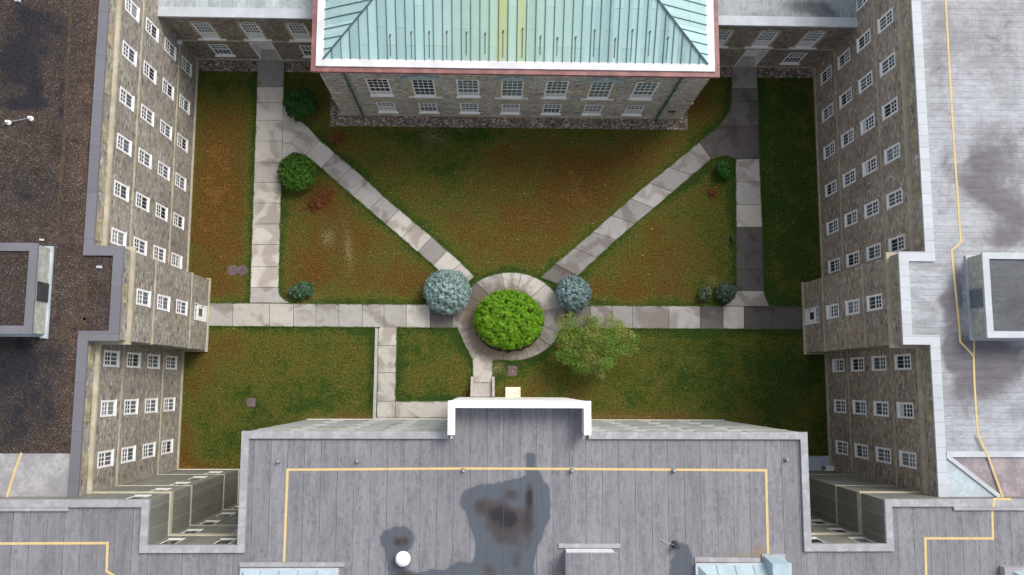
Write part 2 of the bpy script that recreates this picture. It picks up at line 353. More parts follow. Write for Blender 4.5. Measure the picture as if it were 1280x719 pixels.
def roof_mat(name, base, dirtc, axis, pitch, seam, wetc=(0.125, 0.15, 0.178)):
    """membrane roof laid in strips; axis 'x' = strips side by side along x"""
    t = NT(name, 0.6, 0.35); x, y, z = t.sep(t.pos); u, v = (x, y) if axis == 'x' else (y, x)
    uu = t.math('ADD', t.math('DIVIDE', u, pitch), t.math('MULTIPLY', t.noise(0.15, 2), 0.10))
    fl = t.math('FLOOR', uu); fr = t.math('FRACT', uu)
    c = t.mix(t.noise(0.45, 5, 0.6), tuple(b * 0.84 for b in base), tuple(b * 1.16 for b in base))
    c = t.mix(1.0, c, t.ramp(t.white(fl), [(0, 0.90), (1, 1.08)]), 'MULTIPLY')
    # streaks along the strip
    sv = t.comb(t.math('MULTIPLY', u, 4.0), t.math('MULTIPLY', v, 0.9 if axis == 'x' else 0.6))
    s1 = t.noise(1.0, 6, 0.75, sv); xs_ = t.noise(1.0, 4, 0.65, t.comb(t.math('MULTIPLY', u, 0.35), t.math('MULTIPLY', v, 2.6)))
    if axis == 'y': c = t.mix(t.math('MULTIPLY', t.smooth(xs_, 0.5, 0.75), 0.5), c, tuple(b * 1.28 for b in base)); c = t.mix(t.math('MULTIPLY', t.smooth(t.noise(0.30, 6, 0.7, dist=1.0), 0.44, 0.62), 0.62), c, tuple(b * 0.56 for b in base)); c = t.mix(t.math('MULTIPLY', t.smooth(t.noise(1.0, 5, 0.7, t.comb(t.math('MULTIPLY', u, 1.6), t.math('MULTIPLY', v, 0.5))), 0.5, 0.72), 0.6), c, tuple(min(.6, b * 1.3) for b in base))
    s2 = t.noise(2.3, 5, 0.7, t.comb(t.math('MULTIPLY', u, 3.0), t.math('MULTIPLY', v, 0.9)))
    c = t.mix(1.0, c, t.ramp(s1, [(0.28, 0.78), (0.5, 1.0), (0.72, 1.13)]), 'MULTIPLY')
    spk = t.noise(9.0, 5, 0.8, t.comb(u, t.math('MULTIPLY', v, 0.5)))
    dm = t.math('MULTIPLY', t.smooth(s2, 0.47, 0.66), t.smooth(spk, 0.42, 0.60))
    dirt = t.attr('dirt'); dirt = t.math('ADD', dirt, t.math('MULTIPLY', t.math('SUBTRACT', t.white(fl), 0.5), 0.14 if axis == 'y' else 0.10)); dirt = t.math('ADD', dirt, t.math('MULTIPLY', t.math('SUBTRACT', s1, 0.5), 0.9 if axis == 'y' else 0.3)); dn = t.math('ADD', dirt, t.math('MULTIPLY', t.math('SUBTRACT', t.noise(0.9, 6, 0.75, dist=0.8), 0.5), 1.5))
    vs = t.math('MULTIPLY', t.smooth(t.noise(1.0, 5, 0.7, t.comb(t.math('MULTIPLY', u, 2.6), t.math('MULTIPLY', v, 0.28))), 0.44, 0.62), t.smooth(t.noise(3.0, 5, 0.8), 0.35, 0.6))
    if axis == 'x': c = t.mix(t.math('MULTIPLY', vs, 0.7), c, tuple(b * 0.55 for b in base))
    c = t.mix(t.math('MULTIPLY', dm, 0.7), c, tuple(b * 0.42 for b in base))
    c = t.mix(t.math('MULTIPLY', t.smooth(dn, 0.12, 1.05), 0.9), c, t.mix(t.ramp(s1, [(.3, 0.0), (.7, 1.0)]), dirtc, tuple(min(1, d * 2.3) for d in dirtc)))
    wob = t.math('MULTIPLY', t.math('SUBTRACT', t.noise(1.6, 5, 0.65), 0.5), 0.42)
    wet = t.smooth(t.math('ADD', t.attr('wet'), wob), -0.05, 0.06)
    rim = t.math('MULTIPLY', t.smooth(t.math('ADD', t.attr('wet'), wob), -0.22, 0.0), t.math('SUBTRACT', 1.0, wet))
    c = t.mix(t.math('MULTIPLY', rim, 0.18), c, tuple(b * 0.6 for b in base))
    wc = t.mix(s1, tuple(w * 0.82 for w in wetc), tuple(w * 1.2 for w in wetc))
    c = t.mix(t.math('MULTIPLY', wet, 0.9), c, wc)
    rn = t.math('ADD', t.attr('rust'), t.math('MULTIPLY', t.math('SUBTRACT', t.noise(1.6, 5, 0.7), 0.5), 0.7))
    c = t.mix(t.math('MULTIPLY', t.smooth(rn, 0.10, 0.55), 0.92), c, t.mix(spk, (0.038, 0.034, 0.038), (0.085, 0.066, 0.064)))
    c = t.mix(t.math('MULTIPLY', t.smooth(rn, 0.5, 1.0), 0.85), c, (0.020, 0.020, 0.023))
    c = t.mix(t.attr('orange'), c, t.mix(spk, (0.20, 0.15, 0.10), (0.30, 0.22, 0.15)))
    line = t.math('LESS_THAN', fr, seam / pitch)
    lit = t.math('MULTIPLY', t.math('LESS_THAN', t.math('FRACT', t.math('SUBTRACT', uu, seam / pitch)), seam / pitch), 0.25)
    c = t.mix(t.math('MULTIPLY', line, t.ramp(t.noise(1.2, 3, 0.6), [(0.3, 0.35), (0.65, 0.95)])), c, tuple(b * 0.30 for b in base))
    c = t.mix(t.math('MULTIPLY', lit, t.math('SUBTRACT', 1.0, t.math('MAXIMUM', wet, t.smooth(dn, 0.0, 0.4)))), c, tuple(min(1, b * 1.45) for b in base))
    t.color(c); t.link(t.ramp(wet, [(0, 0.62), (1, 0.32)]), t.b.inputs['Roughness'])
    t.bump(t.math('ADD', t.math('MULTIPLY', line, -0.4), t.math('MULTIPLY', spk, 0.15)), 0.4, 0.02); return t.mat
M_ROOF_F = roof_mat('grey_membrane', (0.228, 0.226, 0.243), (0.075, 0.072, 0.085), 'x', 0.797, 0.035, (0.076, 0.092, 0.112))
M_ROOF_R = roof_mat('pale_membrane', (0.38, 0.395, 0.42), (0.068, 0.060, 0.070), 'y', 0.33, 0.02)
M_ROOF_P = roof_mat('dark_grey_membrane', (0.088, 0.095, 0.103), (0.07, 0.08, 0.09), 'y', 0.9, 0.02)
M_ROOF_LR = roof_mat('stained_blue_membrane', (0.33, 0.37, 0.39), (0.045, 0.045, 0.05), 'x', 2.4, 0.02)
M_ROOF_LL = roof_mat('pale_blue_membrane', (0.44, 0.49, 0.51), (0.25, 0.27, 0.29), 'x', 0.85, 0.025)
M_PATCH = mottled('grey_patch_membrane', (0.30, 0.295, 0.30), 0.3, 0.9, 0.7, 0.3, 7.0)
M_PATCH_P = mottled('mauve_patch_membrane', (0.27, 0.235, 0.245), 0.35, 0.9, 0.7, 0.3, 7.0)
M_PATCH_B = mottled('blue_patch_membrane', (0.42, 0.49, 0.53), 0.2, 0.9, 0.6, 0.3, 7.0)
M_COPING_F = mottled('front_coping_membrane', (0.33, 0.33, 0.345), 0.22, 1.6, 0.6, 0.3, 6.0)

def copper_roof():
    t = NT('verdigris_roof', 0.55, 0.35); x, y, z = t.sep(t.pos); side = t.attr('side')
    u = t.mix(side, t.comb(x, y), t.comb(y, x)); ux, uy, uz = t.sep(u)
    st = t.noise(1.0, 5, 0.7, t.comb(t.math('MULTIPLY', ux, 5.0), t.math('MULTIPLY', uy, 0.35)))
    pan = t.white(t.math('FLOOR', t.math('DIVIDE', ux, 0.545)))
    c = t.mix(st, (0.33, 0.56, 0.54), (0.58, 0.78, 0.76))
    c = t.mix(1.0, c, t.ramp(pan, [(0, 0.78), (0.5, 0.97), (1, 1.10)]), 'MULTIPLY')
    lapv = t.math('FRACT', t.math('ADD', t.math('DIVIDE', uy, 2.9), t.math('MULTIPLY', t.math('FLOOR', t.math('MULTIPLY', pan, 3.0)), 0.31)))
    c = t.mix(t.math('MULTIPLY', t.math('LESS_THAN', lapv, 0.012), 0.5), c, (0.16, 0.26, 0.26))
    c = t.mix(t.math('MULTIPLY', t.smooth(lapv, 0.0, 0.5), 0.22), c, (0.30, 0.47, 0.50))
    c = t.mix(t.math('MULTIPLY', t.smooth(t.noise(0.7, 5, 0.7, dist=1.0), 0.5, 0.75), 0.35), c, (0.62, 0.78, 0.75))
    # greener yellow streak down the middle
    g = t.math('SUBTRACT', 1.0, t.math('MULTIPLY', t.math('ABSOLUTE', t.math('SUBTRACT', x, 1.0)), 0.16)); g = t.smooth(g, 0.0, 1.0)
    c = t.mix(t.math('MULTIPLY', g, 0.5), c, (0.50, 0.70, 0.46))
    y1 = t.smooth(t.math('ABSOLUTE', t.math('SUBTRACT', x, 0.62)), 0.55, 0.1); y2 = t.smooth(t.math('ABSOLUTE', t.math('SUBTRACT', x, 1.75)), 0.4, 0.05)
    ym = t.math('MULTIPLY', t.math('MAXIMUM', y1, y2), t.smooth(st, 0.25, 0.6))
    c = t.mix(t.math('MULTIPLY', ym, 0.75), c, (0.56, 0.58, 0.18))
    dk = t.noise(2.2, 5, 0.75, t.comb(t.math('MULTIPLY', ux, 4.0), t.math('MULTIPLY', uy, 0.8)))
    c = t.mix(t.math('MULTIPLY', t.smooth(dk, 0.6, 0.75), 0.45), c, (0.22, 0.30, 0.28))
    t.color(c); t.bump(st, 0.1, 0.02); return t.mat
M_CU_ROOF = copper_roof()
M_SEAM = mottled('dark_seam', (0.085, 0.145, 0.15), 0.25, 2.0, 0.6, 0.3)
M_GUTTER_W = mottled('white_gutter_lining', (0.66, 0.67, 0.68), 0.2, 0.8, 0.6, 0.3)

def leaf_mat(name):
    t = NT(name, 0.6, 0.25); c = t.attr('Col', 'Color'); t.color(c)
    t.b.inputs['Subsurface Weight'].default_value = 0.0; return t.mat
M_LEAF = leaf_mat('leaf')

# ------------------------------------------------------------------ numpy "survey" masks (real stains, dry grass)
def blob(X, Y, u, v, ru, rv, z=0.0, amp=1.0, rot=0.0, pw=2.0):
    cx, cy = at(u, v, z); s = (H - z) / F
    dx, dy = X - cx, Y - cy; c, s_ = math.cos(rot), math.sin(rot)
    a, b = (dx * c + dy * s_) / (ru * s), (-dx * s_ + dy * c) / (rv * s)
    return amp * np.exp(-(a * a + b * b) ** (pw / 2))
def seg_dist(X, Y, pts):
    d = np.full(X.shape, 1e9)
    for (x0, y0), (x1, y1) in zip(pts[:-1], pts[1:]):
        L2 = (x1 - x0) ** 2 + (y1 - y0) ** 2 + 1e-9
        t = np.clip(((X - x0) * (x1 - x0) + (Y - y0) * (y1 - y0)) / L2, 0, 1)
        d = np.minimum(d, np.hypot(X - x0 - t * (x1 - x0), Y - y0 - t * (y1 - y0)))
    return d
def poly_sdf(X, Y, pts):           # positive inside
    d = seg_dist(X, Y, list(pts) + [pts[0]]); ins = np.zeros(X.shape, bool); k = len(pts)
    for i in range(k):
        (x0, y0), (x1, y1) = pts[i], pts[(i + 1) % k]
        if abs(y1 - y0) < 1e-12: continue
        c = ((y0 > Y) != (y1 > Y)) & (X < (x1 - x0) * (Y - y0) / (y1 - y0) + x0); ins ^= c
    return np.where(ins, d, -d)
def px(pts, z=0.0): return [at(u, v, z) for u, v in pts]

# ================================================================== SETTING
g = MB(); g.box(-1500, 1500, -1500, 1500, -0.6, -0.03); tag(g.build('ground', mottled('far_ground', (0.06, 0.075, 0.03), 0.4, 0.2, 0.95, 0.1)), kind='structure')

WL, WR = -20.0, 22.6            # faces of the two wings
BL, BR = -18.5, 21.2            # faces of their bays
YB0, YB1 = 2.14, 6.80           # bay from / to
YN = 22.03                      # face of the two links
YS = -5.54                      # wings end at the front block
ZL, ZRR = 13.2, 13.35           # wing parapets
HX0, HX1, HY = -10.11, 13.19, 18.25   # hall walls
FX0, FX1, FY = -11.74, 15.55, -2.33   # front block
FZ = 14.44

# ---- paths (each slab a polygon of its own, slightly proud of the lawn)
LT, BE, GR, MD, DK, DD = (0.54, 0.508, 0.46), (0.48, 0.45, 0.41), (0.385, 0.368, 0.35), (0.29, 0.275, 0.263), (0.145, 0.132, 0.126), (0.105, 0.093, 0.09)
ALLP = []
def inset(poly, d):
    k = len(poly); a = sum(poly[i][0] * poly[(i + 1) % k][1] - poly[(i + 1) % k][0] * poly[i][1] for i in range(k))
    if a < 0: poly = poly[::-1]
    out = []
    for i in range(k):
        p0, p1, p2 = Vector(poly[i - 1]), Vector(poly[i]), Vector(poly[(i + 1) % k])
        d0 = (p1 - p0).normalized(); d1 = (p2 - p1).normalized(); n0 = Vector((-d0.y, d0.x)); n1 = Vector((-d1.y, d1.x))
        m = n0 + n1; m = m / max(m.dot(n0), 0.5); q = p1 + m * d; out.append((q.x, q.y))
    return out
def slab(mb, pix, tint, world=False, z1=0.035):
    p = pix if world else px(pix); ALLP.append(p); k = random.uniform(0.93, 1.07)
    mb.prism(inset(p, 0.015), -0.05, z1 + random.uniform(-0.004, 0.004), tuple(c * k for c in tint))
def strip(mb, pairs, tints):
    for i in range(len(pairs) - 1): slab(mb, [pairs[i][0], pairs[i + 1][0], pairs[i + 1][1], pairs[i][1]], tints[i % len(tints)])
def path(name='path'): return MB()

p = path(); vs = [75, 109, 128.5, 150.5, 176.7, 203.4, 228.4, 254.1, 280.2, 305.9, 333.6, 359.3]
Lx = lambda v: 322.5 - 10.0 * (v - 75) / 303.6; Rx = lambda v: 355.7 - 7.2 * (v - 75) / 285.0
strip(p, [((Lx(v), v), (Rx(v), v)) for v in vs], [MD, LT, LT, LT, LT, BE, LT, LT, LT, LT, LT])
slab(p, [(313, 359.3), (348.4, 359.3), (349.5, 367), (353, 373), (362, 378.6), (312.5, 378.6)], GR)
tag(p.build('path', M_CONC), 'pale concrete walk along the left lawn strip', None, kind='structure')

p = path()
slab(p, [(354.3, 131), (359, 138), (374, 150.5), (384, 158), (363.5, 178.4), (353.0, 181)], LT)
slab(p, [(353.0, 181), (363.5, 178.4), (381.9, 194.4), (366, 191), (352.5, 202)], LT)
strip(p, [((363.5, 178.4), (384, 158)), ((381.9, 194.4), (399.5, 175)), ((401.9, 210.7), (418.6, 191.7)), ((421.5, 228), (439.5, 209.3)), ((441, 245), (460.3, 226.8)), ((461.5, 262.5), (479, 245.5)),
          ((482, 280.2), (499, 262)), ((502, 297.5), (520, 280)), ((522, 315), (540, 296.5)), ((541.7, 331.7), (559, 313.5)), ((557, 345.5), (577, 329)), ((575, 361), (593, 346))],
      [LT, LT, GR, GR, GR, GR, LT, BE, MD, LT, BE])
tag(p.build('path', M_CONC), 'diagonal concrete walk from the upper left to the round plaza', None, kind='structure')

p = path()
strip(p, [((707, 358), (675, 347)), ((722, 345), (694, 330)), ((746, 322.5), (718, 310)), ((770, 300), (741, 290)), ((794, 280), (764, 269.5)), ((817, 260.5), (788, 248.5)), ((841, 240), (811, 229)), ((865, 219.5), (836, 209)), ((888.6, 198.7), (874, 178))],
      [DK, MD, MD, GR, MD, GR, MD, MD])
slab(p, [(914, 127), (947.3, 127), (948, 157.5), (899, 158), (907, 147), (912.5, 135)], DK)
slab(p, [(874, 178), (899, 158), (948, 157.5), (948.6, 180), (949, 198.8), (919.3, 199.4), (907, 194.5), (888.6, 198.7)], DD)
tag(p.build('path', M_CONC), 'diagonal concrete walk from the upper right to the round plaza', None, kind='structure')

p = path()
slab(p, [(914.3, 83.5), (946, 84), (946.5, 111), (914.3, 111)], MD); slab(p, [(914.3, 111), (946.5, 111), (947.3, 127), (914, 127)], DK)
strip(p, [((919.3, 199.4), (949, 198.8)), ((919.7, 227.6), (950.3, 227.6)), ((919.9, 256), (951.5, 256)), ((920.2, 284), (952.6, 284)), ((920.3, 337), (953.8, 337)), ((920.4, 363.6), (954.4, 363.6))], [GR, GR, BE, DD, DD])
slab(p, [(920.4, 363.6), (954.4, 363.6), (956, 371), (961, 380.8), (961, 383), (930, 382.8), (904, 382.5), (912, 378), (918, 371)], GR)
tag(p.build('path', M_CONC), 'concrete and dark walk along the right lawn strip', None, kind='structure')

p = path()
xs = [260, 291, 337, 367, 395, 423.6, 453, 480, 508, 537.4, 565.7, 592]
strip(p, [((x, 378.8 + (x - 260) * .0075), (x, 407.6 + (x - 260) * .0075)) for x in xs], [GR, BE, BE, GR, GR, GR, GR, GR, LT, DK, MD])
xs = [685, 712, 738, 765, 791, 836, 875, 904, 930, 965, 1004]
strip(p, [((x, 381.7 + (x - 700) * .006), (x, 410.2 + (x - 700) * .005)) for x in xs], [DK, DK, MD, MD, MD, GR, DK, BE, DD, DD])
tag(p.build('path', M_CONC), 'concrete walk running across the whole court', None, kind='structure')

p = path(); pc = at(638, 395.5); A_, B_ = 67 * H / F, 55.5 * H / F
cuts = [-20, 12, 48, 78, 100, 130, 150, 172, 200, 235, 262, 290, 318, 340]
tn = [DK, GR, GR, LT, BE, GR, DK, MD, GR, MD, BE, MD, MD, GR]
tints = dict(zip(range(13), [MD, BE, LT, LT, GR, DK, DK, MD, GR, BE, BE, GR, MD]))
for i in range(len(cuts) - 1):
    a0, a1 = cuts[i], cuts[i + 1]; n = max(3, int((a1 - a0) / 6)); out = []; inn = []
    for j in range(n + 1):
        a = R(a0 + (a1 - a0) * j / n); out.append((pc[0] + A_ * math.cos(a), pc[1] + B_ * math.sin(a))); inn.append((pc[0] + 1.2 * math.cos(a), pc[1] + 1.0 * math.sin(a)))
    slab(p, out + inn[::-1], tints[i], True, 0.042)
slab(p, [(571.7, 408.5), (584, 408.5), (600, 440), (591, 450), (586, 440), (579, 427)], GR, z1=0.028)
slab(p, [(585, 439), (600, 440.5), (620, 446), (622, 450.8), (590.8, 450.2)], BE, z1=0.026)
tag(p.build('plaza', M_CONC), 'round concrete plaza with a large round shrub at its centre', None, kind='structure')
p = path(); slab(p, [(590.7, 449), (616.2, 450), (615.2, 478.8), (591.6, 478.8)], BE)
tag(p.build('path', M_CONC), 'short concrete walk from the plaza down to the steps', None, kind='structure')
p = path(); strip(p, [((473.3, 409), (496, 409)), ((472.6, 432), (496, 432)), ((472, 466), (495, 466)), ((471.3, 501.6), (494.5, 501.6)), ((470.8, 522.3), (494, 522.3))], [BE, BE, BE, BE])
slab(p, [(494.5, 501.6), (574, 501.6), (574, 522.3), (494, 522.3)], BE)
tag(p.build('path', M_CONC), 'railed concrete walk turning along the grey front block', None, kind='structure')
p = path(); slab(p, [(955, 569.5), (1036, 569.5), (1037, 590.8), (955, 590.8)], (0.40, 0.46, 0.54))
tag(p.build('pavement', M_CONC), 'bluish concrete apron in the lower right corner of the court', None, kind='structure')

# ---- lawn
g = MB(); g.grid(-20.3, 22.9, -7.7, 22.3, 0.0, 0.16)
V_ = np.array(g.v); X, Y = V_[:, 0], V_[:, 1]
dry = np.full(X.shape, 0.31)
for u, v, ru, rv, a in [(282, 150, 30, 45, .45), (275, 230, 34, 60, .5), (268, 300, 34, 50, .5), (280, 360, 28, 26, .55), (255, 250, 14, 120, .25), (285, 190, 22, 30, .15),
        (720, 215, 120, 45, .42), (640, 265, 90, 40, .34), (560, 215, 60, 40, .14), (690, 290, 60, 30, .25), (760, 250, 60, 35, .35), (580, 300, 50, 30, .25), (820, 190, 60, 25, .3), (650, 190, 60, 22, .25), (640, 320, 60, 18, .28), (480, 190, 50, 30, .1),
        (400, 250, 40, 50, .34), (420, 300, 60, 50, .3), (500, 350, 45, 30, .5), (390, 345, 35, 30, .42), (460, 300, 40, 30, .2),
        (820, 330, 50, 45, .42), (860, 270, 40, 50, .14), (780, 365, 50, 20, .42), (870, 140, 25, 25, .38), (850, 350, 30, 30, .15), (385, 150, 35, 40, .4),
        (262, 425, 45, 20, .45), (330, 445, 80, 30, .08), (250, 475, 25, 40, .2), (590, 488, 20, 12, .4), (440, 522, 80, 7, .45), (232, 560, 10, 60, .4), (255, 583, 40, 8, .5), (760, 521, 60, 7, .6), (850, 521, 60, 5, .45), (700, 490, 90, 30, .1), (645, 480, 30, 10, .22)]:
    dry += blob(X, Y, u, v, ru, rv, amp=a * .84)
for u, v, ru, rv, a in [(560, 200, 45, 40, .3), (600, 240, 50, 30, .12), (985, 240, 45, 220, .34), (920, 470, 130, 60, .22), (880, 220, 40, 40, .18), (850, 230, 60, 25, .1), (390, 500, 60, 40, .12), (260, 530, 40, 30, .1), (330, 560, 60, 30, .16), (560, 170, 140, 10, .25), (285, 105, 50, 20, .3), (540, 430, 40, 25, .12), (370, 520, 60, 25, .1), (640, 465, 30, 18, .22)]:
    dry -= blob(X, Y, u, v, ru, rv, amp=a)
edge_d = np.full(X.shape, 9.0)
for q in ALLP: edge_d = np.minimum(edge_d, seg_dist(X, Y, q + [q[0]]))
lush = np.clip(1 - edge_d / 0.75, 0, 1) * 0.75
red = blob(X, Y, 398, 252, 26, 16, amp=.75, rot=.6) + blob(X, Y, 422, 174, 15, 13, amp=.9) + blob(X, Y, 890, 242, 10, 9, amp=.8) + blob(X, Y, 395, 345, 28, 22, amp=.4) + blob(X, Y, 520, 355, 30, 16, amp=.3)
bare = blob(X, Y, 410, 297, 7, 8, amp=.7) + blob(X, Y, 436, 312, 4, 22, amp=.75, rot=.12) + blob(X, Y, 540, 172, 14, 9, amp=.55) + blob(X, Y, 378, 372, 28, 8, amp=.3) + blob(X, Y, 720, 240, 6, 12, amp=.25) + blob(X, Y, 892, 352, 6, 6, amp=.6) + blob(X, Y, 620, 459, 9, 7, amp=.9) + blob(X, Y, 770, 521, 60, 3, amp=.4) + blob(X, Y, 450, 524, 60, 3, amp=.4)
o = g.build('lawn', M_LAWN, attrs={'dry': dry, 'lush': lush, 'red': np.clip(red, 0, 1), 'bare': np.clip(bare, 0, 1)}); tag(o, 'mown lawn of the court with brown dry patches', kind='structure')

# ---- gravel beds
def bed(poly, label):
    b = MB(); b.prism(poly, -0.05, 0.03); tag(b.build('gravel_bed', M_GRAVEL), label, kind='structure')
GY = 17.40
bed([(HX0 - .76, GY), (HX1 + .42, GY + .02), (HX1 + .42, YN), (HX1, YN), (HX1, HY), (HX0, HY), (HX0, YN), (HX0 - .76, YN)], 'brown gravel bed round the hall')
yb = at(280, 89)[1]; bed([(WL, yb), (at(322, 89)[0], yb), (at(322, 89)[0], YN), (WL, YN)], 'brown gravel bed left of the left link door')
bed([(at(356, 90)[0], yb), (HX0 - .76, yb), (HX0 - .76, YN), (at(356, 90)[0], YN)], 'brown gravel bed right of the left link door')
yb = at(980, 97.5)[1]; bed([(at(947, 97)[0], yb), (WR, yb), (WR, YN), (at(947, 97)[0], YN)], 'brown gravel bed right of the right link door')
bed([(HX1 + .42, yb), (at(914, 97)[0], yb), (at(914, 97)[0], YN), (HX1 + .42, YN)], 'brown gravel bed left of the right link door')

# ================================================================== WINDOWS
def make_window(w, h, cols, rows_up, rows_lo, split=0.5, fw=0.085, sill_out=0.05, sill_h=0.10, sill_ext=0.02, arch=False, lo_white=False, gl=0, mun=0.026, frame_m=None, sill_m=None, dp=1.0, lo_k=.8, off=.012, screen=False, rail=True):
    """sash window, local: x along the wall, -y outwards, z up from the sill; origin at the sill's middle on the wall face"""
    mb = MB(); hw = w / 2
    mb.box(-hw, -hw + fw, .03, .13, 0, h); mb.box(hw - fw, hw, .03, .13, 0, h)
    if not arch: mb.box(-hw + fw, hw - fw, .03, .13, h - fw, h)
    mb.box(-hw + fw, hw - fw, .03, .13, 0, fw * 1.3)
    ih = h * split; x0, x1 = -hw + fw, hw - fw
    if rail: mb.box(x0, x1, .045, .125, ih - .035, ih + .035)
    def bars(z0, z1, rows, t):
        for i in range(1, cols):
            x = x0 + (x1 - x0) * i / cols; mb.box(x - t / 2, x + t / 2, .07, .12, z0, z1)
        for j in range(1, rows):
            z = z0 + (z1 - z0) * j / rows; mb.box(x0, x1, .075, .118, z - t / 2, z + t / 2)
    bars(ih + .035, h - (0 if arch else fw), rows_up, mun); bars(fw * 1.3, ih - .035, rows_lo, mun * lo_k)
    if arch:                                   # round head: frame ring inside the square opening
        r = hw; n = 12; zc = h - r * 0.75
        for i in range(n):
            a0, a1 = math.pi * i / n, math.pi * (i + 1) / n
            q = lambda a, k: (r * k * math.cos(a), zc + r * .75 * k * math.sin(a))
            p0, p1, p2, p3 = q(a0, .86), q(a0, 1.02), q(a1, 1.02), q(a1, .86)
            mb.hexa([(p0[0], .03, p0[1]), (p1[0], .03, p1[1]), (p2[0], .03, p2[1]), (p3[0], .03, p3[1]), (p0[0], .128, p0[1]), (p1[0], .128, p1[1]), (p2[0], .128, p2[1]), (p3[0], .128, p3[1])])
    mb.v = [(x, off + (y - .03) * dp if y > .02 else y, z) for x, y, z in mb.v]
    f = mb.build('window', frame_m or M_WHITE, None, origin=(0, 0, 0))
    pm = MB(); pm.face([(x0 - .02, .122, .02), (x1 + .02, .122, .02), (x1 + .02, .122, h - .02), (x0 - .02, .122, h - .02)])
    pm.v = [(x, off + (y - .03) * dp, z) for x, y, z in pm.v]
    pn = pm.build('pane', M_GLASS[gl] if isinstance(gl, int) else gl, f)
    sm = MB(); sm.box(-hw - sill_ext, hw + sill_ext, -sill_out, .03, -sill_h, -.002); sm.build('sill', sill_m or M_WHITE, f)
    if lo_white:
        bm_ = MB(); bm_.box(x0 + .005, x1 - .005, off + .065 * dp, off + .087 * dp, fw * 1.3, fw * 1.3 + (h * split) * lo_white); bm_.build('screen' if screen else 'blind', M_SCREEN if screen else M_BLIND, f)
    return f
PROTOS = {}
def proto(key, **k):
    if key not in PROTOS: PROTOS[key] = [make_window(**k), False]
    return PROTOS[key]
ROT = {'S': 0, 'E': R(90), 'N': R(180), 'W': R(-90)}
def put_window(pr, parent, x, y, z, face, gl=None):
    o = pr[0] if not pr[1] else copy_tree(pr[0]); pr[1] = True
    po = Vector(parent['_o']); o.parent = parent; o.location = (x - po.x, y - po.y, z - po.z); o.rotation_euler = (0, 0, ROT[face])
    if gl is not None:
        for ch in o.children:
            if ch.name.startswith('pane') : ch.data = GLD[gl][0] if ch.data.name.split('.')[0] == '' else ch.data
    return o
WINS = dict(w=.86, h=1.66, cols=3, rows_up=2, rows_lo=1, split=.54, gl=0, lo_white=.86, screen=True, dp=.45, lo_k=1.1, fw=.112, mun=.038, off=-.022)
WIN = [dict(w=.86, h=1.66, cols=3, rows_up=2, rows_lo=1, split=.54, gl=g_, dp=.45, lo_k=.4, fw=.112, mun=.038, off=-.022) for g_ in (0, 2, 0, 1)]
WINB = dict(w=.86, h=1.66, cols=3, rows_up=2, rows_lo=1, split=.54, gl=0, lo_white=0.5, dp=.45, lo_k=.4, fw=.112, mun=.038, off=-.022)
def wing_window(parent, x, y, z, face):
    k = random.choices(['w0', 'w1', 'w3', 'wb', 'ws'], [.26, .2, .07, .12, .35])[0]
    pr = proto(k, **(WINB if k == 'wb' else WINS if k == 'ws' else WIN[int(k[1])])); put_window(pr, parent, x, y, z, face)

def wall(mb, axis, c, a0, a1, z0, z1, ops, out, depth=0.16, mi=0):
    """a wall face on the plane x=c or y=c with real openings (a_lo, a_hi, z_lo, z_hi) and their reveals; out = +1/-1"""
    As = sorted({a0, a1, *[v for o_ in ops for v in o_[:2]]}); Zs = sorted({z0, z1, *[v for o_ in ops for v in o_[2:4]]})
    P3 = (lambda a, z, d=0.0: (c - out * d, a, z)) if axis == 'x' else (lambda a, z, d=0.0: (a, c - out * d, z))
    flip = (axis == 'x') == (out < 0)
    def q(*pts): mb.face(pts[::-1] if flip else pts, None, mi)
    for i in range(len(As) - 1):
        run = None
        for j in range(len(Zs) - 1):
            am, zm = (As[i] + As[i + 1]) / 2, (Zs[j] + Zs[j + 1]) / 2
            hole = any(o_[0] < am < o_[1] and o_[2] < zm < o_[3] for o_ in ops)
            if not hole:
                if run is None: run = Zs[j]
            if (hole or j == len(Zs) - 2) and run is not None:
                e = Zs[j] if hole else Zs[j + 1]
                q(P3(As[i], run), P3(As[i + 1], run), P3(As[i + 1], e), P3(As[i], e)); run = None
    for (l, h, b, t) in [o_[:4] for o_ in ops]:
        q(P3(l, b), P3(l, b, depth), P3(l, t, depth)[:3], P3(l, t)); q(P3(h, b, depth), P3(h, b), P3(h, t), P3(h, t, depth))
        q(P3(l, t, depth), P3(h, t, depth), P3(h, t), P3(l, t)); q(P3(l, b), P3(h, b), P3(h, b, depth), P3(l, b, depth))
        q(P3(l, b, depth + .06), P3(h, b, depth + .06), P3(h, t, depth + .06), P3(l, t, depth + .06))

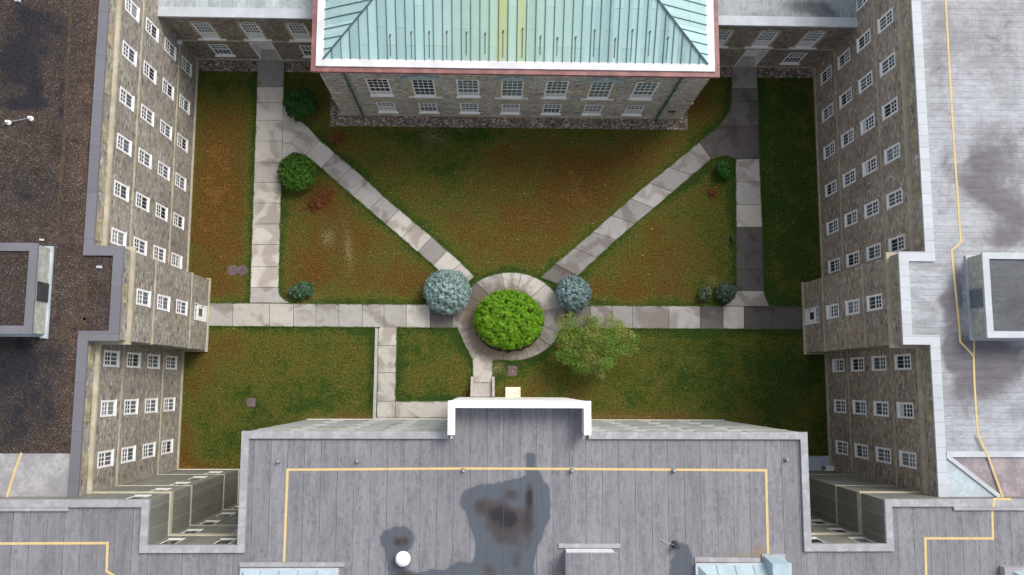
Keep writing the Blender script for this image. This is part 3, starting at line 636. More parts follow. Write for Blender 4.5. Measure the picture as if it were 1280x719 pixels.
# ================================================================== THE TWO WINGS
YW = [23.31, 20.72, 18.12, 15.52, 12.93, 10.35, 7.77]; YWS = [1.27, -1.34, -3.96]; YBAY = 4.52
ZW = [1.17, 3.97, 6.77, 9.54]
def make_wing(side):
    L_ = side == 'L'; X0, XB, out, face = (WL, BL, 1, 'E') if L_ else (WR, BR, -1, 'W'); zt = ZL if L_ else ZRR
    stone_m = M_STONE_L if L_ else M_STONE_R
    t = thing('stone_wing', ('four storey stone wing on the left with a dark gravel roof and grey metal coping' if L_ else 'four storey stone wing on the right with a pale whitish membrane roof'), 'building', (X0, 0, 0))
    hw = .43; NY, SY = 38.0, YS
    def ops(ys, rows=ZW): return [(y - hw, y + hw, z, z + 1.66) for y in ys for z in rows]
    mb = MB(); far = X0 - out * 13.5
    on = ops([y for y in YW if y < 22]) + [(23.31 - hw, 23.31 + hw, z, z + 1.66) for z in ZW[2:]]
    wall(mb, 'x', X0, YB1, NY, -.3, zt - .05, on, out); wall(mb, 'x', X0, SY - .02, YB0, -.3, zt - .05, ops(YWS), out)
    mb.face([(X0, NY, -.3), (X0, NY, zt - .05), (far, NY, zt - .05), (far, NY, -.3)]); mb.face([(far, NY, -.3), (far, NY, zt - .05), (far, SY, zt - .05), (far, SY, -.3)])
    mb.build('wall', stone_m, t)
    bm_ = MB(); dz = 2.62
    wall(bm_, 'x', XB, YB0, YB1, -.3, zt - .05, [(YBAY - hw, YBAY + hw, z, z + 1.66) for z in ZW[1:]] + [(YBAY - .55, YBAY + .55, .05, dz)], out)
    a, b = sorted((X0, XB))
    bm_.face([(a, YB1, -.3), (b, YB1, -.3), (b, YB1, zt - .05), (a, YB1, zt - .05)][::-1]); bm_.face([(a, YB0, -.3), (b, YB0, -.3), (b, YB0, zt - .05), (a, YB0, zt - .05)])
    bm_.build('bay_wall', stone_m, t)
    for y in YW:
        for k, z in enumerate(ZW):
            if y > 22 and k < 2: continue
            wing_window(t, X0, y, z, face)
    for y in YWS:
        for z in ZW: wing_window(t, X0, y, z, face)
    for z in ZW[1:]: wing_window(t, XB, YBAY, z, face)
    # bay door: white leaf with a small pane below a gridded transom
    d = MB(); o_ = out; ya, yb_ = YBAY - .55, YBAY + .55
    xin = XB - o_ * .10; xi2 = XB - o_ * .05
    bx = lambda m_, xa, xb_, *r: m_.box(min(xa, xb_), max(xa, xb_), *r)
    bx(d, xin, xi2, ya, yb_, .06, 1.86); bx(d, xin, xi2 + o_ * .03, ya, ya + .08, 1.86, dz); bx(d, xin, xi2 + o_ * .03, yb_ - .08, yb_, 1.86, dz); bx(d, xin, xi2 + o_ * .03, ya + .08, yb_ - .08, dz - .07, dz); bx(d, xin, xi2 + o_ * .03, ya + .08, yb_ - .08, 1.86, 1.93)
    for i in (1, 2): bx(d, xin, xi2, ya + .08 + (1.1 - .16) * i / 3 - .018, ya + .08 + (1.1 - .16) * i / 3 + .018, 1.93, dz - .07)
    bx(d, xin, xi2 - o_ * .005, ya + .08, yb_ - .08, 2.22, 2.26)
    dr = d.build('door', M_WHITE, t); dr['label'] = 'white door with a small dark pane under a transom'
    g_ = MB(); bx(g_, xi2, xi2 + o_ * .012, YBAY - .24, YBAY + .24, 1.0, 1.62); bx(g_, xin - o_ * .02, xin + o_ * .006, ya + .08, yb_ - .08, 1.93, dz - .07); g_.build('pane', M_GLASS[0], dr)
    hd = MB(); bx(hd, xi2, xi2 + o_ * .06, YBAY + .38, YBAY + .42, .95, 1.1); hd.build('handle', M_DARK, dr)
    outl = [(X0, NY), (X0, YB1), (XB, YB1), (XB, YB0), (X0, YB0), (X0, SY + .01)]
    sg = -1 if not L_ else 1      # walking south the outside is to the left (east) for the left wing, to the right for the other
    lr = lambda i, o: (sg * o, -sg * i)
    dzs = 0.0 if L_ else 0.12
    for z, hh, pj in ((3.16 + dzs, .13, .045), (8.82 + dzs, .13, .045)):
        s_ = MB(); s_.ribbon(outl, *lr(0.02, pj), z, z + hh); s_.build('string_course', M_TRIM, t)
    s_ = MB(); s_.ribbon(outl, *lr(0.02, .07), 11.70 + dzs, 11.98 + dzs); s_.ribbon(outl, *lr(0.02, .20), 11.98 + dzs, 12.16 + dzs); s_.build('cornice', M_TRIM, t)
    s_ = MB(); s_.ribbon(outl, *lr(0.02, .10), -.1, .14); s_.build('plinth', M_TRIM, t)
    for y in YW + YWS:
        s_ = MB(); bx(s_, X0 - o_ * .02, X0 + o_ * .03, y - .58, y + .58, zt - .78, zt - .27); s_.build('stone_panel', M_OCHRE, t)
    s_ = MB(); bx(s_, XB - o_ * .02, XB + o_ * .03, YBAY - .5, YBAY + .5, zt - .78, zt - .27); s_.build('stone_panel', M_OCHRE, t)
    c = MB(); c.ribbon(outl, *lr(.43, .07), zt - .14, zt); c.build('coping', M_COPING_GJ if L_ else M_COPING_WJ, t)
    return t, outl
wingL, outL = make_wing('L'); wingR, outR = make_wing('R')

# ---- left roof
zr = ZL - .12
g = MB(); g.grid(-27.5, -20.3, SY_ := YS, 22.0, zr, .2); g.grid(-27.5, -20.3, 22.0, 38, zr, 1.0); g.grid(-33.5, -27.5, YS, 38, zr, 1.0); g.grid(-20.3, -18.8, YB0 + .2, YB1 - .25, zr, .2)
V_ = np.array(g.v); X, Y = V_[:, 0], V_[:, 1]
wet = np.full(X.shape, -.05)
for u, v, ru, rv, a in [(15, 80, 28, 45, .7), (45, 110, 8, 20, .6), (78, 110, 4, 6, .6), (78, 140, 4, 9, .6), (30, 130, 30, 8, .6), (60, 50, 40, 40, .25), (15, 455, 45, 40, .6), (55, 510, 40, 30, .32), (15, 545, 40, 30, .3), (75, 440, 14, 24, .25), (85, 90, 20, 60, .2), (75, 210, 40, 50, .1), (30, 230, 50, 40, .25), (80, 320, 12, 50, .25), (35, 20, 40, 20, .35)]:
    wet += blob(X, Y, u, v, ru, rv, zr, a)
warm = np.clip(1 - np.abs(X + 20.7) / .8, 0, 1) * .7 + blob(X, Y, 115, 540, 25, 30, zr, .5) + blob(X, Y, 95, 200, 20, 120, zr, .4)
g.build('roof', M_BALLAST, wingL, attrs={'wet': wet, 'warm': np.clip(warm, 0, 1)})
def line(parent, pts, z, mat, w=.10, zt_=.012):
    m_ = MB(); m_.ribbon(px(pts, z), w / 2, -w / 2, z + .002, z + zt_); return m_.build('warning_line', mat, parent)
line(wingL, [(91, -60), (88, 20), (79, 190), (70, 304)], zr, M_YELLOW_O, .17)
line(wingL, [(109.5, 312), (107, 385), (104, 418)], zr, M_YELLOW_O, .13); line(wingL, [(107, 398), (82, 410), (70, 436)], zr, M_YELLOW_O, .13)
m_ = MB(); q = px([(-80, 567), (90, 567), (84, 628), (-80, 628)], zr); q = [(x, max(y, YS + .01)) for x, y in q]
m_.prism(q, zr + .004, zr + .03); m_.build('membrane_patch', M_PATCH, wingL)
line(wingL, [(27, 566), (18, 590), (8, 624)], zr + .03, M_YELLOW, .11)

# ---- right roof
zr2 = ZRR - .10
g = MB(); g.grid(22.95, 30.0, YS, 22.0, zr2, .2); g.grid(22.95, 30.0, 22.0, 38, zr2, 1.0); g.grid(30.0, 36.1, YS, 38, zr2, 1.0); g.grid(21.5, 22.95, YB0 + .25, YB1 - .25, zr2, .2)
V_ = np.array(g.v); X, Y = V_[:, 0], V_[:, 1]
dirt = np.full(X.shape, -.02)
for u, v, ru, rv, a in [(1240, 40, 60, 70, .4), (1170, 60, 20, 80, .28), (1185, 150, 14, 50, .25), (1222, 205, 14, 12, .6), (1180, 205, 10, 18, .3), (1255, 165, 40, 20, .35), (1250, 200, 40, 25, .6), (1220, 240, 30, 20, .4), (1265, 270, 30, 40, .6), (1250, 300, 30, 12, .5), (1185, 390, 16, 40, .8), (1178, 375, 16, 8, .5), (1200, 440, 30, 16, .8), (1240, 440, 40, 14, .7), (1230, 480, 26, 22, .85), (1205, 510, 18, 20, .5), (1262, 460, 30, 20, .6), (1190, 450, 10, 22, .5), (1185, 540, 12, 10, .35), (1262, 520, 18, 26, .15), (1160, 320, 20, 6, .4), (1195, 345, 6, 40, .5), (1170, 230, 8, 40, .2)]:
    dirt += blob(X, Y, u, v, ru * 1.15, rv * 1.15, zr2, a * 1.35)
dirt += blob(X, Y, 1235, 245, 62, 13, zr2, .8, -.62) + blob(X, Y, 1215, 465, 50, 10, zr2, .5, .8)
for u, v, ru, rv, a in [(1225, 118, 90, 8, .5), (1160, 420, 14, 70, .3), (1175, 260, 22, 70, .25), (1250, 540, 50, 24, .3), (1165, 360, 20, 60, .2)]: dirt -= blob(X, Y, u, v, ru, rv, zr2, a)
dirt -= .5 * np.clip(1 - (X - 22.95) / .7, 0, 1)
zz = np.zeros(X.shape)
g.build('roof', M_ROOF_R, wingR, attrs={'dirt': dirt, 'wet': zz - 1 + blob(X, Y, 1200, 370, 10, 55, zr2, 1.1), 'rust': zz, 'orange': zz})
line(wingR, [(1180, -50), (1182, 0), (1187, 90), (1193, 190), (1201, 303), (1189.5, 313.5), (1193, 350), (1199, 410), (1200, 427), (1217, 445), (1218, 480), (1222, 542), (1237, 575), (1254, 623)], zr2, M_YELLOW, .10)
line(wingR, [(1217.5, 425), (1217.5, 445)], zr2, M_YELLOW, .07)
def clipY(q): return [(x, max(y, YS + .012)) for x, y in q]
m_ = MB(); m_.prism(clipY(px([(1186, 569), (1400, 569), (1400, 632), (1257, 632), (1250, 621)], zr2)), zr2 + .004, zr2 + .05); m_.build('membrane_patch', M_PATCH_P, wingR)
m_ = MB(); m_.prism(clipY(px([(1183, 570), (1249, 621), (1190, 626), (1183, 626)], zr2)), zr2 + .004, zr2 + .04); m_.build('membrane_patch', M_PATCH_B, wingR)
m_ = MB(); m_.ribbon(px([(1183, 568), (1400, 568)], zr2 + .1), .14, -.14, zr2, zr2 + .14); m_.ribbon(px([(1184, 570), (1251, 622)], zr2 + .1), .10, -.10, zr2, zr2 + .125); m_.build('roof_curb', M_COPING_W, wingR)
line(wingR, [(1222, 542), (1237, 575), (1254, 623)], zr2 + .145, M_YELLOW, .10)

# ---- penthouses
def penthouse(parent, x_in, x_out, y0, y1, z0, z1, wall_m, cop_m, roof_m, grille_c, attrs=None, label=None):
    m_ = MB(); a, b = sorted((x_in, x_out)); m_.box(a, b, y0, y1, z0 - .3, z1 - .1); p_ = m_.build('penthouse', wall_m, parent)
    if label: p_['label'] = label
    ring = [(a, y0), (b, y0), (b, y1), (a, y1)]
    c = MB(); c.ribbon(ring, .34 if attrs == 'ballast' else .27, -.06, z1 - .12, z1, closed=True); c.build('coping', cop_m, p_)
    r_ = MB(); r_.grid(a + .2, b - .2, y0 + .2, y1 - .2, z1 - .085, .3)
    V2 = np.array(r_.v); z_ = np.zeros(len(V2)); rim = np.clip(1 - np.minimum(V2[:, 1] - y0 - .3, y1 - .3 - V2[:, 1]) / .8, 0, 1)
    r_.build('roof_sheet', roof_m, p_, attrs={'wet': z_ + (.12 if attrs == 'ballast' else -1), 'warm': z_, 'dirt': z_ - 1, 'rust': z_, 'orange': z_})
    s_ = 1 if x_in == b else -1; gy = grille_c[0]
    g_ = MB(); xa = x_in + s_ * .002; lo, hi = min(xa, xa + s_ * .05), max(xa, xa + s_ * .05); g_.box(lo, hi, gy - .47, gy + .47, grille_c[1], grille_c[2])
    for i in range(7): g_.box(lo, hi + (.02 if s_ > 0 else 0), gy - .43, gy + .43, grille_c[1] + .06 + i * .13, grille_c[1] + .10 + i * .13) if s_ > 0 else g_.box(lo - .02, hi, gy - .43, gy + .43, grille_c[1] + .06 + i * .13, grille_c[1] + .10 + i * .13)
    g_.build('vent_grille', M_DARK if attrs == 'ballast' else M_GRILLE, p_)
    f_ = MB(); f_.ribbon(ring, .02, -.12, z0 - .05, z0 + .12, closed=True); f_.build('flashing', M_COPING_W if attrs != 'ballast' else M_PATCH_B, p_)
    return p_
penthouse(wingL, -22.05, -31.0, 2.38, 6.70, ZL - .12, 14.5, M_PALE_STONE, M_COPING_G, M_BALLAST, (4.45, 13.2, 14.2), 'ballast')
penthouse(wingR, 24.75, 34.0, 2.42, 6.58, ZRR - .10, 14.7, M_PALE_STONE, M_COPING_W, M_ROOF_P, (4.4, 13.4, 14.4))

# ================================================================== THE TWO LINKS
def make_link(x0, x1, ax, lowx, doorx, label, roof_m, roof_dirt):
    t = thing('stone_link', label, 'building', ((x0 + x1) / 2, YN, 0)); zt = 6.9
    ops = [(a - .55, a + .55, 3.42, 5.92) for a in ax] + [(a - .6, a + .6, .72, 2.48) for a in lowx] + [(doorx - .75, doorx + .75, .02, 2.88)]
    mb = MB(); wall(mb, 'y', YN, x0, x1, -.3, zt - .1, ops[:-1], -1); 
    mb2 = MB()
    # cut door bay separately so that it can be deep
    mb = MB(); d = ops[-1]
    wall(mb, 'y', YN, x0, d[0], -.3, zt - .1, [o_ for o_ in ops[:-1] if o_[1] <= d[0]], -1)
    wall(mb, 'y', YN, d[1], x1, -.3, zt - .1, [o_ for o_ in ops[:-1] if o_[0] >= d[1]], -1)
    mid = [o_ for o_ in ops[:-1] if o_[0] >= d[0] and o_[1] <= d[1]]
    wall(mb, 'y', YN, d[0], d[1], d[3], zt - .1, mid, -1)
    for a in ax:                                # round heads: stone spandrels filling the square corners
        r = .55; zc = 5.92 - r * .75
        for sx in (-1, 1):
            n = 6; pts = [(a + sx * r * math.cos(math.pi / 2 * i / n), YN - .001, zc + r * .75 * math.sin(math.pi / 2 * i / n)) for i in range(n + 1)]
            cor = (a + sx * r, YN - .001, 5.92)
            for i in range(n):
                f_ = [pts[i], pts[i + 1], cor]; mb.face(f_ if sx < 0 else f_[::-1])
    mb.build('wall', M_STONE_K, t)
    for a in ax:
        put_window(proto('arch', w=1.1, h=2.5, cols=5, rows_up=4, rows_lo=2, split=.36, arch=True, sill_out=.12, sill_h=.10, sill_ext=.36, lo_white=.9, dp=.5, off=-.015, mun=.034, fw=.1, gl=M_GLASS_G), t, a, YN, 3.42, 'S')
        r = MB(); n = 10                        # sandstone surround
        for sx in (-1, 1): r.box(a + sx * .62 - .07, a + sx * .62 + .07, YN - .035, YN + .02, 3.43, 5.5)
        for i in range(n):
            a0, a1 = math.pi * i / n, math.pi * (i + 1) / n; q = lambda an, k: (a + .55 * k * math.cos(an), 5.5 + .42 * k * math.sin(an))
            p0, p1, p2, p3 = q(a0, 1.0), q(a0, 1.26), q(a1, 1.26), q(a1, 1.0)
            r.hexa([(p0[0], YN - .035, p0[1]), (p1[0], YN - .035, p1[1]), (p2[0], YN - .035, p2[1]), (p3[0], YN - .035, p3[1]), (p0[0], YN + .02, p0[1]), (p1[0], YN + .02, p1[1]), (p2[0], YN + .02, p2[1]), (p3[0], YN + .02, p3[1])])
        r.build('arch_surround', M_TRIM, t)
    for a in lowx: put_window(proto('low', w=1.2, h=1.76, cols=4, rows_up=2, rows_lo=1, split=.55, sill_out=.12, sill_h=.10, sill_ext=.1, dp=.5, off=-.015, mun=.034, fw=.1, gl=2), t, a, YN, .72, 'S')
    # door recess: white lining, white double door set back
    dx0, dx1 = doorx - .75, doorx + .75; dp = .75
    r = MB(); r.box(dx0, dx0 + .08, YN - .03, YN + dp, .02, 2.86); r.box(dx1 - .08, dx1, YN - .03, YN + dp, .02, 2.86); r.box(dx0 + .08, dx1 - .08, YN - .03, YN + dp, 2.76, 2.86); r.build('door_lining', M_WHITE, t)
    dd = MB(); dd.box(dx0 + .08, dx1 - .08, YN + dp - .05, YN + dp, .05, 2.1); dd.box(dx0 + .08, doorx - .01, YN + dp - .08, YN + dp - .05, .1, 2.05); dd.box(doorx + .01, dx1 - .08, YN + dp - .08, YN + dp - .05, .1, 2.05); dd.box(dx0 + .08, dx1 - .08, YN + dp - .05, YN + dp, 2.14, 2.76)
    do = dd.build('door', M_WHITE, t)
    gg = MB(); gg.box(doorx - .5, doorx - .12, YN + dp - .09, YN + dp - .081, 1.05, 1.85); gg.box(doorx + .12, doorx + .5, YN + dp - .09, YN + dp - .081, 1.05, 1.85); gg.box(dx0 + .2, dx1 - .2, YN + dp - .056, YN + dp - .051, 2.25, 2.66); gg.build('pane', M_GLASS[2], do)
    st = MB(); st.box(dx0 + .09, dx1 - .09, YN - .05, YN + dp - .1, -.1, .10); st.build('doorstep', M_STEP, t)
    s_ = MB(); s_.box(x0, doorx - .9, YN - .05, YN + .02, 3.02, 3.18); s_.box(doorx + .9, x1, YN - .05, YN + .02, 3.02, 3.18); s_.box(doorx - .9, doorx + .9, YN - .052, YN + .02, 3.02, 3.18); s_.build('string_course', M_TRIM, t)
    s_ = MB(); s_.box(x0, dx0 - .01, YN - .09, YN + .02, -.1, .12); s_.box(dx1 + .01, x1, YN - .09, YN + .02, -.1, .12); s_.build('plinth', M_TRIM, t)
    c = MB(); c.box(x0, x1, YN - .14, YN + .46, zt - .16, zt); c.build('coping', M_COPING_W, t)
    g = MB(); g.grid(x0, x1, YN + .3, YN + 12, zt - .06, .25); V_ = np.array(g.v); X, Y = V_[:, 0], V_[:, 1]; z_ = np.zeros(len(V_)); dd_ = z_ - .3
    for u, v, ru, rv, a_ in roof_dirt: dd_ = dd_ + blob(X, Y, u, v, ru, rv, zt, a_)
    g.build('roof', roof_m, t, attrs={'dirt': dd_, 'wet': z_ - 1, 'rust': z_, 'orange': z_})
    return t
make_link(WL + .005, HX0 - .005, [-17.9, -14.98, -12.06], [-17.9, -12.0], -14.98, 'two storey stone link at the upper left with a pale clean roof and arched windows', M_ROOF_LL, [(260, 3, 60, 6, .25)])
make_link(HX1 + .005, WR - .005, [14.66, 17.58, 20.5], [14.6, 20.6], 17.70, 'two storey stone link at the upper right with a stained roof and arched windows', M_ROOF_LR, [(1010, 6, 45, 12, 1.3), (955, 18, 50, 7, .7), (1040, 20, 30, 10, .8), (920, 3, 20, 5, .3)])
lp = MB(); c_ = (WL + .28, 21.55); 
d_ = MB(); d_.lathe(c_[0] - .16, c_[1] + .1, [(0.05, 3.45), (.16, 3.5), (.17, 3.75), (.05, 3.85)], 14); d_.build('wall_dish', M_COPING_W, wingL)

# ================================================================== HALL
hall = thing('stone_hall', 'stone hall at the top with a green standing seam copper roof', 'building', ((HX0 + HX1) / 2, HY, 0))
UX = [-6.86, -4.11, -1.37, 1.37, 4.12, 6.87, 9.63]; HB = 36.0; ZE = 8.45
ops = [(x - .7, x + .7, 3.86, 6.70) for x in UX] + [(x - .6, x + .6, .70, 2.48) for x in UX]
mb = MB(); wall(mb, 'y', HY, HX0, HX1, -.3, ZE, ops, -1)
for xx in (HX0, HX1): mb.face([(xx, HY, -.3), (xx, HB, -.3), (xx, HB, ZE), (xx, HY, ZE)])
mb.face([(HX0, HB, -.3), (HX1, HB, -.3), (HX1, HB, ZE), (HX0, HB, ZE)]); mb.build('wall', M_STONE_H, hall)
for i, x in enumerate(UX):
    ped = i in (1, 3, 5); dark = i in (0, 1)
    k = 'hu%d%d' % (ped, dark)
    put_window(proto(k, w=1.4, h=2.84, cols=4, rows_up=3, rows_lo=2, split=.45, gl=(0 if dark else M_GLASS_G), sill_out=.13 if ped else .10, sill_h=.12, dp=.5, off=-.015, mun=.034, sill_ext=.36 if ped else .08, fw=.1, lo_white=(False if i % 2 else .45)), hall, x, HY, 3.86, 'S')
    put_window(proto('hl%d' % (i % 3), w=1.2, h=1.78, cols=4, rows_up=2, rows_lo=1, split=.55, gl=2, sill_out=.12, sill_h=.11, sill_ext=.1, dp=.5, off=-.015, mun=.034, lo_white=(.92 if i % 3 == 0 else .5 if i % 3 == 2 else False)), hall, x, HY, .70, 'S')
    if ped:
        j = MB(); j.box(x - 1.02, x - .71, HY - .07, HY + .02, 3.88, 6.75); j.box(x + .71, x + 1.02, HY - .07, HY + .02, 3.88, 6.75); j.build('window_jamb', M_TRIM, hall)
        pd = MB(); e = 1.22
        pd.box(x - e, x + e, HY - .12, HY + .02, 6.84, 6.95)
        for s_ in (-1, 1):
            pts = [(x + s_ * e, 6.95), (x + s_ * e, 7.13), (x, 7.78), (x, 7.55)]
            lo = [(a, HY - .20, b) for a, b in pts]; hi = [(a, HY + .02, b) for a, b in pts]
            pd.hexa(lo + hi if s_ < 0 else lo[::-1] + hi[::-1])
        pd.face([(x - e, HY - .10, 6.95), (x + e, HY - .10, 6.95), (x, HY - .10, 7.55)])
        pd.build('pediment', M_VERDIGRIS, hall)
    else:
        ks = MB(); ks.hexa([(x - .13, HY - .06, 6.72), (x + .13, HY - .06, 6.72), (x + .13, HY + .02, 6.72), (x - .13, HY + .02, 6.72), (x - .22, HY - .06, 7.3), (x + .22, HY - .06, 7.3), (x + .22, HY + .02, 7.3), (x - .22, HY + .02, 7.3)]); ks.build('keystone', M_TRIM, hall)
s_ = MB(); s_.box(HX0 - .05, HX1 + .05, HY - .06, HY + .02, 2.98, 3.16); s_.build('string_course', M_TRIM, hall)
s_ = MB(); s_.box(HX0 - .08, HX1 + .08, HY - .10, HY + .02, -.1, .14); s_.build('plinth', M_TRIM, hall)
for xa, sx in ((-8.63, 1), (11.40, 1)):
    dp = MB(); dp.tube([(xa, HY - .28, 8.3), (xa, HY - .13, 7.7), (xa, HY - .13, .1), (xa, HY - .35, .06)], .075, 8)
    for z in (1.5, 3.6, 5.7): dp.lathe(xa, HY - .13, [(.08, z), (.11, z + .02), (.11, z + .12), (.08, z + .14)], 10)
    dp.build('downpipe', M_GREEN_PIPE, hall)
v_ = MB(); v_.box(11.95, 12.5, HY - .03, HY + .01, 1.2, 1.5); v_.build('wall_vent', M_DARK, hall)
# eaves: copper gutter band outside, white lining inside, then the roof
ring = [(HX0, HY), (HX1, HY), (HX1, HB), (HX0, HB)]
c = MB(); c.ribbon(ring, -.02, -.30, ZE - .16, ZE + .02, closed=True); c.ribbon(ring, .0, -.30 + .005, ZE + .021, ZE + .05, closed=True); c.ribbon(ring, .02, -.10, ZE - .45, ZE - .161, closed=True); c.build('gutter', M_COPPER, hall)
c = MB(); c.ribbon(ring, .50, .005, ZE - .05, ZE + .14, closed=True); c.build('gutter_lining', M_GUTTER_W, hall)
RX0, RX1, RY0, RY1, RZ, SL = HX0 + .42, HX1 - .42, HY + .42, HB - .42, ZE + .12, .48
hd = (RX1 - RX0) / 2; hy = (RY1 - RY0) / 2; rr = min(hd, hy)
A, B, C_, D = (RX0, RY0, RZ), (RX1, RY0, RZ), (RX1, RY1, RZ), (RX0, RY1, RZ); E1, E2 = (RX0 + rr, RY0 + rr, RZ + rr * SL), (RX1 - rr, RY0 + rr, RZ + rr * SL)
rf = MB(); rf.v = []; sideattr = []
for f_, sd_ in (([A, B, E2, E1], 0), ([B, C_, E2], 1), ([C_, D, E1, E2], 0), ([D, A, E1], 1)): rf.face(f_); sideattr += [sd_] * len(f_)
roof = rf.build('roof', M_CU_ROOF, hall, attrs={'side': sideattr})
sm = MB()
def rib(p0, p1, w, h): 
    p0, p1 = Vector(p0), Vector(p1); d = (p1 - p0).normalized(); s_ = Vector((d.y, -d.x, 0)).normalized() * w / 2; u = Vector((0, 0, h))
    sm.hexa([p0 - s_, p0 + s_, p1 + s_, p1 - s_, p0 - s_ + u, p0 + s_ + u, p1 + s_ + u, p1 - s_ + u])
PT = .545
n = int((RX1 - RX0) / PT)
for i in range(1, n + 1):
    x = RX0 + i * (RX1 - RX0) / (n + 1); t_ = min(x - RX0, RX1 - x, rr)
    rib((x, RY0, RZ), (x, RY0 + t_, RZ + t_ * SL), .034, .05)
n2 = int((RY1 - RY0) / .62)
for i in range(1, n2 + 1):
    y = RY0 + i * (RY1 - RY0) / (n2 + 1); t_ = min(y - RY0, RY1 - y, rr)
    rib((RX0, y, RZ), (RX0 + t_, y, RZ + t_ * SL), .034, .05); rib((RX1, y, RZ), (RX1 - t_, y, RZ + t_ * SL), .034, .05)
sm.build('roof_seam', M_SEAM, roof)
sm = MB(); rib(A, E1, .08, .08); rib(B, E2, .08, .08); rib(E1, E2, .12, .09); sm.build('hip_ridge', M_SEAM, roof)
M_GUARD = mottled('snow_guard', (0.10, 0.13, 0.09), .5, 2.0)
for i in range(1, n + 1, 2):
    x = RX0 + (i + .5) * (RX1 - RX0) / (n + 1)
    if x - RX0 < 3 or RX1 - x < 2.2: continue
    h0 = random.uniform(.02, .4); h1 = random.uniform(1.2, 1.75); sm = MB(); x += random.uniform(-.1, .1)
    rib((x, RY0 + h0, RZ + h0 * SL), (x, RY0 + h1, RZ + h1 * SL), random.uniform(.02, .05), .03)
    rib((x - .03, RY0 + h1 - .16, RZ + (h1 - .16) * SL), (x + .03, RY0 + h1, RZ + h1 * SL), .09, .028)
    sm.build('snow_guard', M_GUARD, roof)

# ================================================================== FRONT BLOCK
front = thing('flat_roofed_block', 'large grey flat roofed block along the bottom with stained membrane roof and white centre parapet', 'building', (1.5, -8, 0))
BX0, BX1, BY = -1.85, 4.84, -0.82       # white centre bay
RXW, RXE, RYS = -16.05, 19.32, -7.64    # recess corners
SEAM_Z = [3.0, 8.62, 11.5]
ZF = [1.5, 4.3, 7.15, 9.95, 12.55]; FWX = [-9.5, -7.12, -4.76, -2.55 - .15]; FEX = [5.62, 7.75, 10.1, 12.6]
def sq(xs, zs, w=.8, h=1.25): return [(x - w / 2, x + w / 2, z, z + h) for x in xs for z in zs]
FD = .03
NW = [(-20.0, -34.0), ]
mb = MB()
m2_ = MB()
wall(m2_, 'y', FY, FX0, BX0 + .02, -.3, FZ - .1, sq(FWX, ZF), 1, FD); wall(m2_, 'y', FY, BX1 - .02, FX1, -.3, FZ - .1, sq(FEX, ZF), 1, FD)
wall(mb, 'y', YS, -34.0, RXW, -.3, FZ - .1, sq([-17.05], ZF), 1, FD); wall(mb, 'y', YS, RXE, 36.4, -.3, FZ - .1, [], 1)
wall(mb, 'y', RYS, RXW, FX0, -.3, FZ - .1, sq([-15.3, -12.75], ZF), 1, FD); wall(mb, 'y', RYS, FX1, RXE, -.3, FZ - .1, sq([16.2, 18.62], ZF), 1, FD)
wall(mb, 'x', RXW, RYS, YS, -.3, FZ - .1, [], 1); wall(mb, 'x', RXE, RYS, YS, -.3, FZ - .1, [], -1)
wall(mb, 'x', FX0, RYS, FY, -.3, FZ - .1, [], -1); wall(mb, 'x', FX1, RYS, FY, -.3, FZ - .1, [], 1)
mb.face([(-34, -22, -.3), (36.4, -22, -.3), (36.4, -22, FZ - .1), (-34, -22, FZ - .1)]); mb.face([(-34, -22, -.3), (-34, YS, -.3), (-34, YS, FZ - .1), (-34, -22, FZ - .1)]); mb.face([(36.4, -22, -.3), (36.4, YS, -.3), (36.4, YS, FZ - .1), (36.4, -22, FZ - .1)])
mb.build('wall', M_PANEL, front); m2_.build('court_wall', M_PANEL_N, front)
fp = lambda i, fr: proto('f%d%s' % (i, fr), frame_m=M_FRAME_G if fr else None, w=.8, h=1.25, cols=1, rows_up=1, rows_lo=1, rail=False, gl=i, sill_out=.03, sill_h=.06, sill_ext=.02, dp=.12, fw=.07, mun=.02, sill_m=M_FRAME_G if fr else M_SILL)
for xs, y in ((FWX + FEX, FY), ([-17.05], YS), ([-15.3, -12.75, 16.2, 18.62], RYS)):
    for x in xs:
        for z in ZF: put_window(fp(random.choice((0, 0, 2)), y == FY), front, x, y, z, 'N')
segs = [[(-34.0, YS), (RXW, YS), (RXW, RYS), (FX0, RYS), (FX0, FY), (BX0 - .03, FY)], [(BX1 + .03, FY), (FX1, FY), (FX1, RYS), (RXE, RYS), (RXE, YS), (36.4, YS)]]
for z, hh, pj in ((2.98, .07, .012), (8.58, .09, .012), (11.40, .26, .02)):
    for sg_ in (segs[0][3:], segs[1][:3]): s_ = MB(); s_.ribbon(sg_, pj, -.02, z, z + hh); s_.build('string_course', M_TRIM, front)
for z, hh, pj in ((2.96, .13, .03), (8.55, .15, .03), (11.38, .36, .06)):
    for sg_ in (segs[0][:4], segs[1][2:]): s_ = MB(); s_.ribbon(sg_, pj, -.02, z, z + hh); s_.build('string_course', M_STRING, front)
for sg_ in segs: s_ = MB(); s_.ribbon(sg_, .04, -.02, -.1, .12); s_.build('plinth', M_SILL, front)
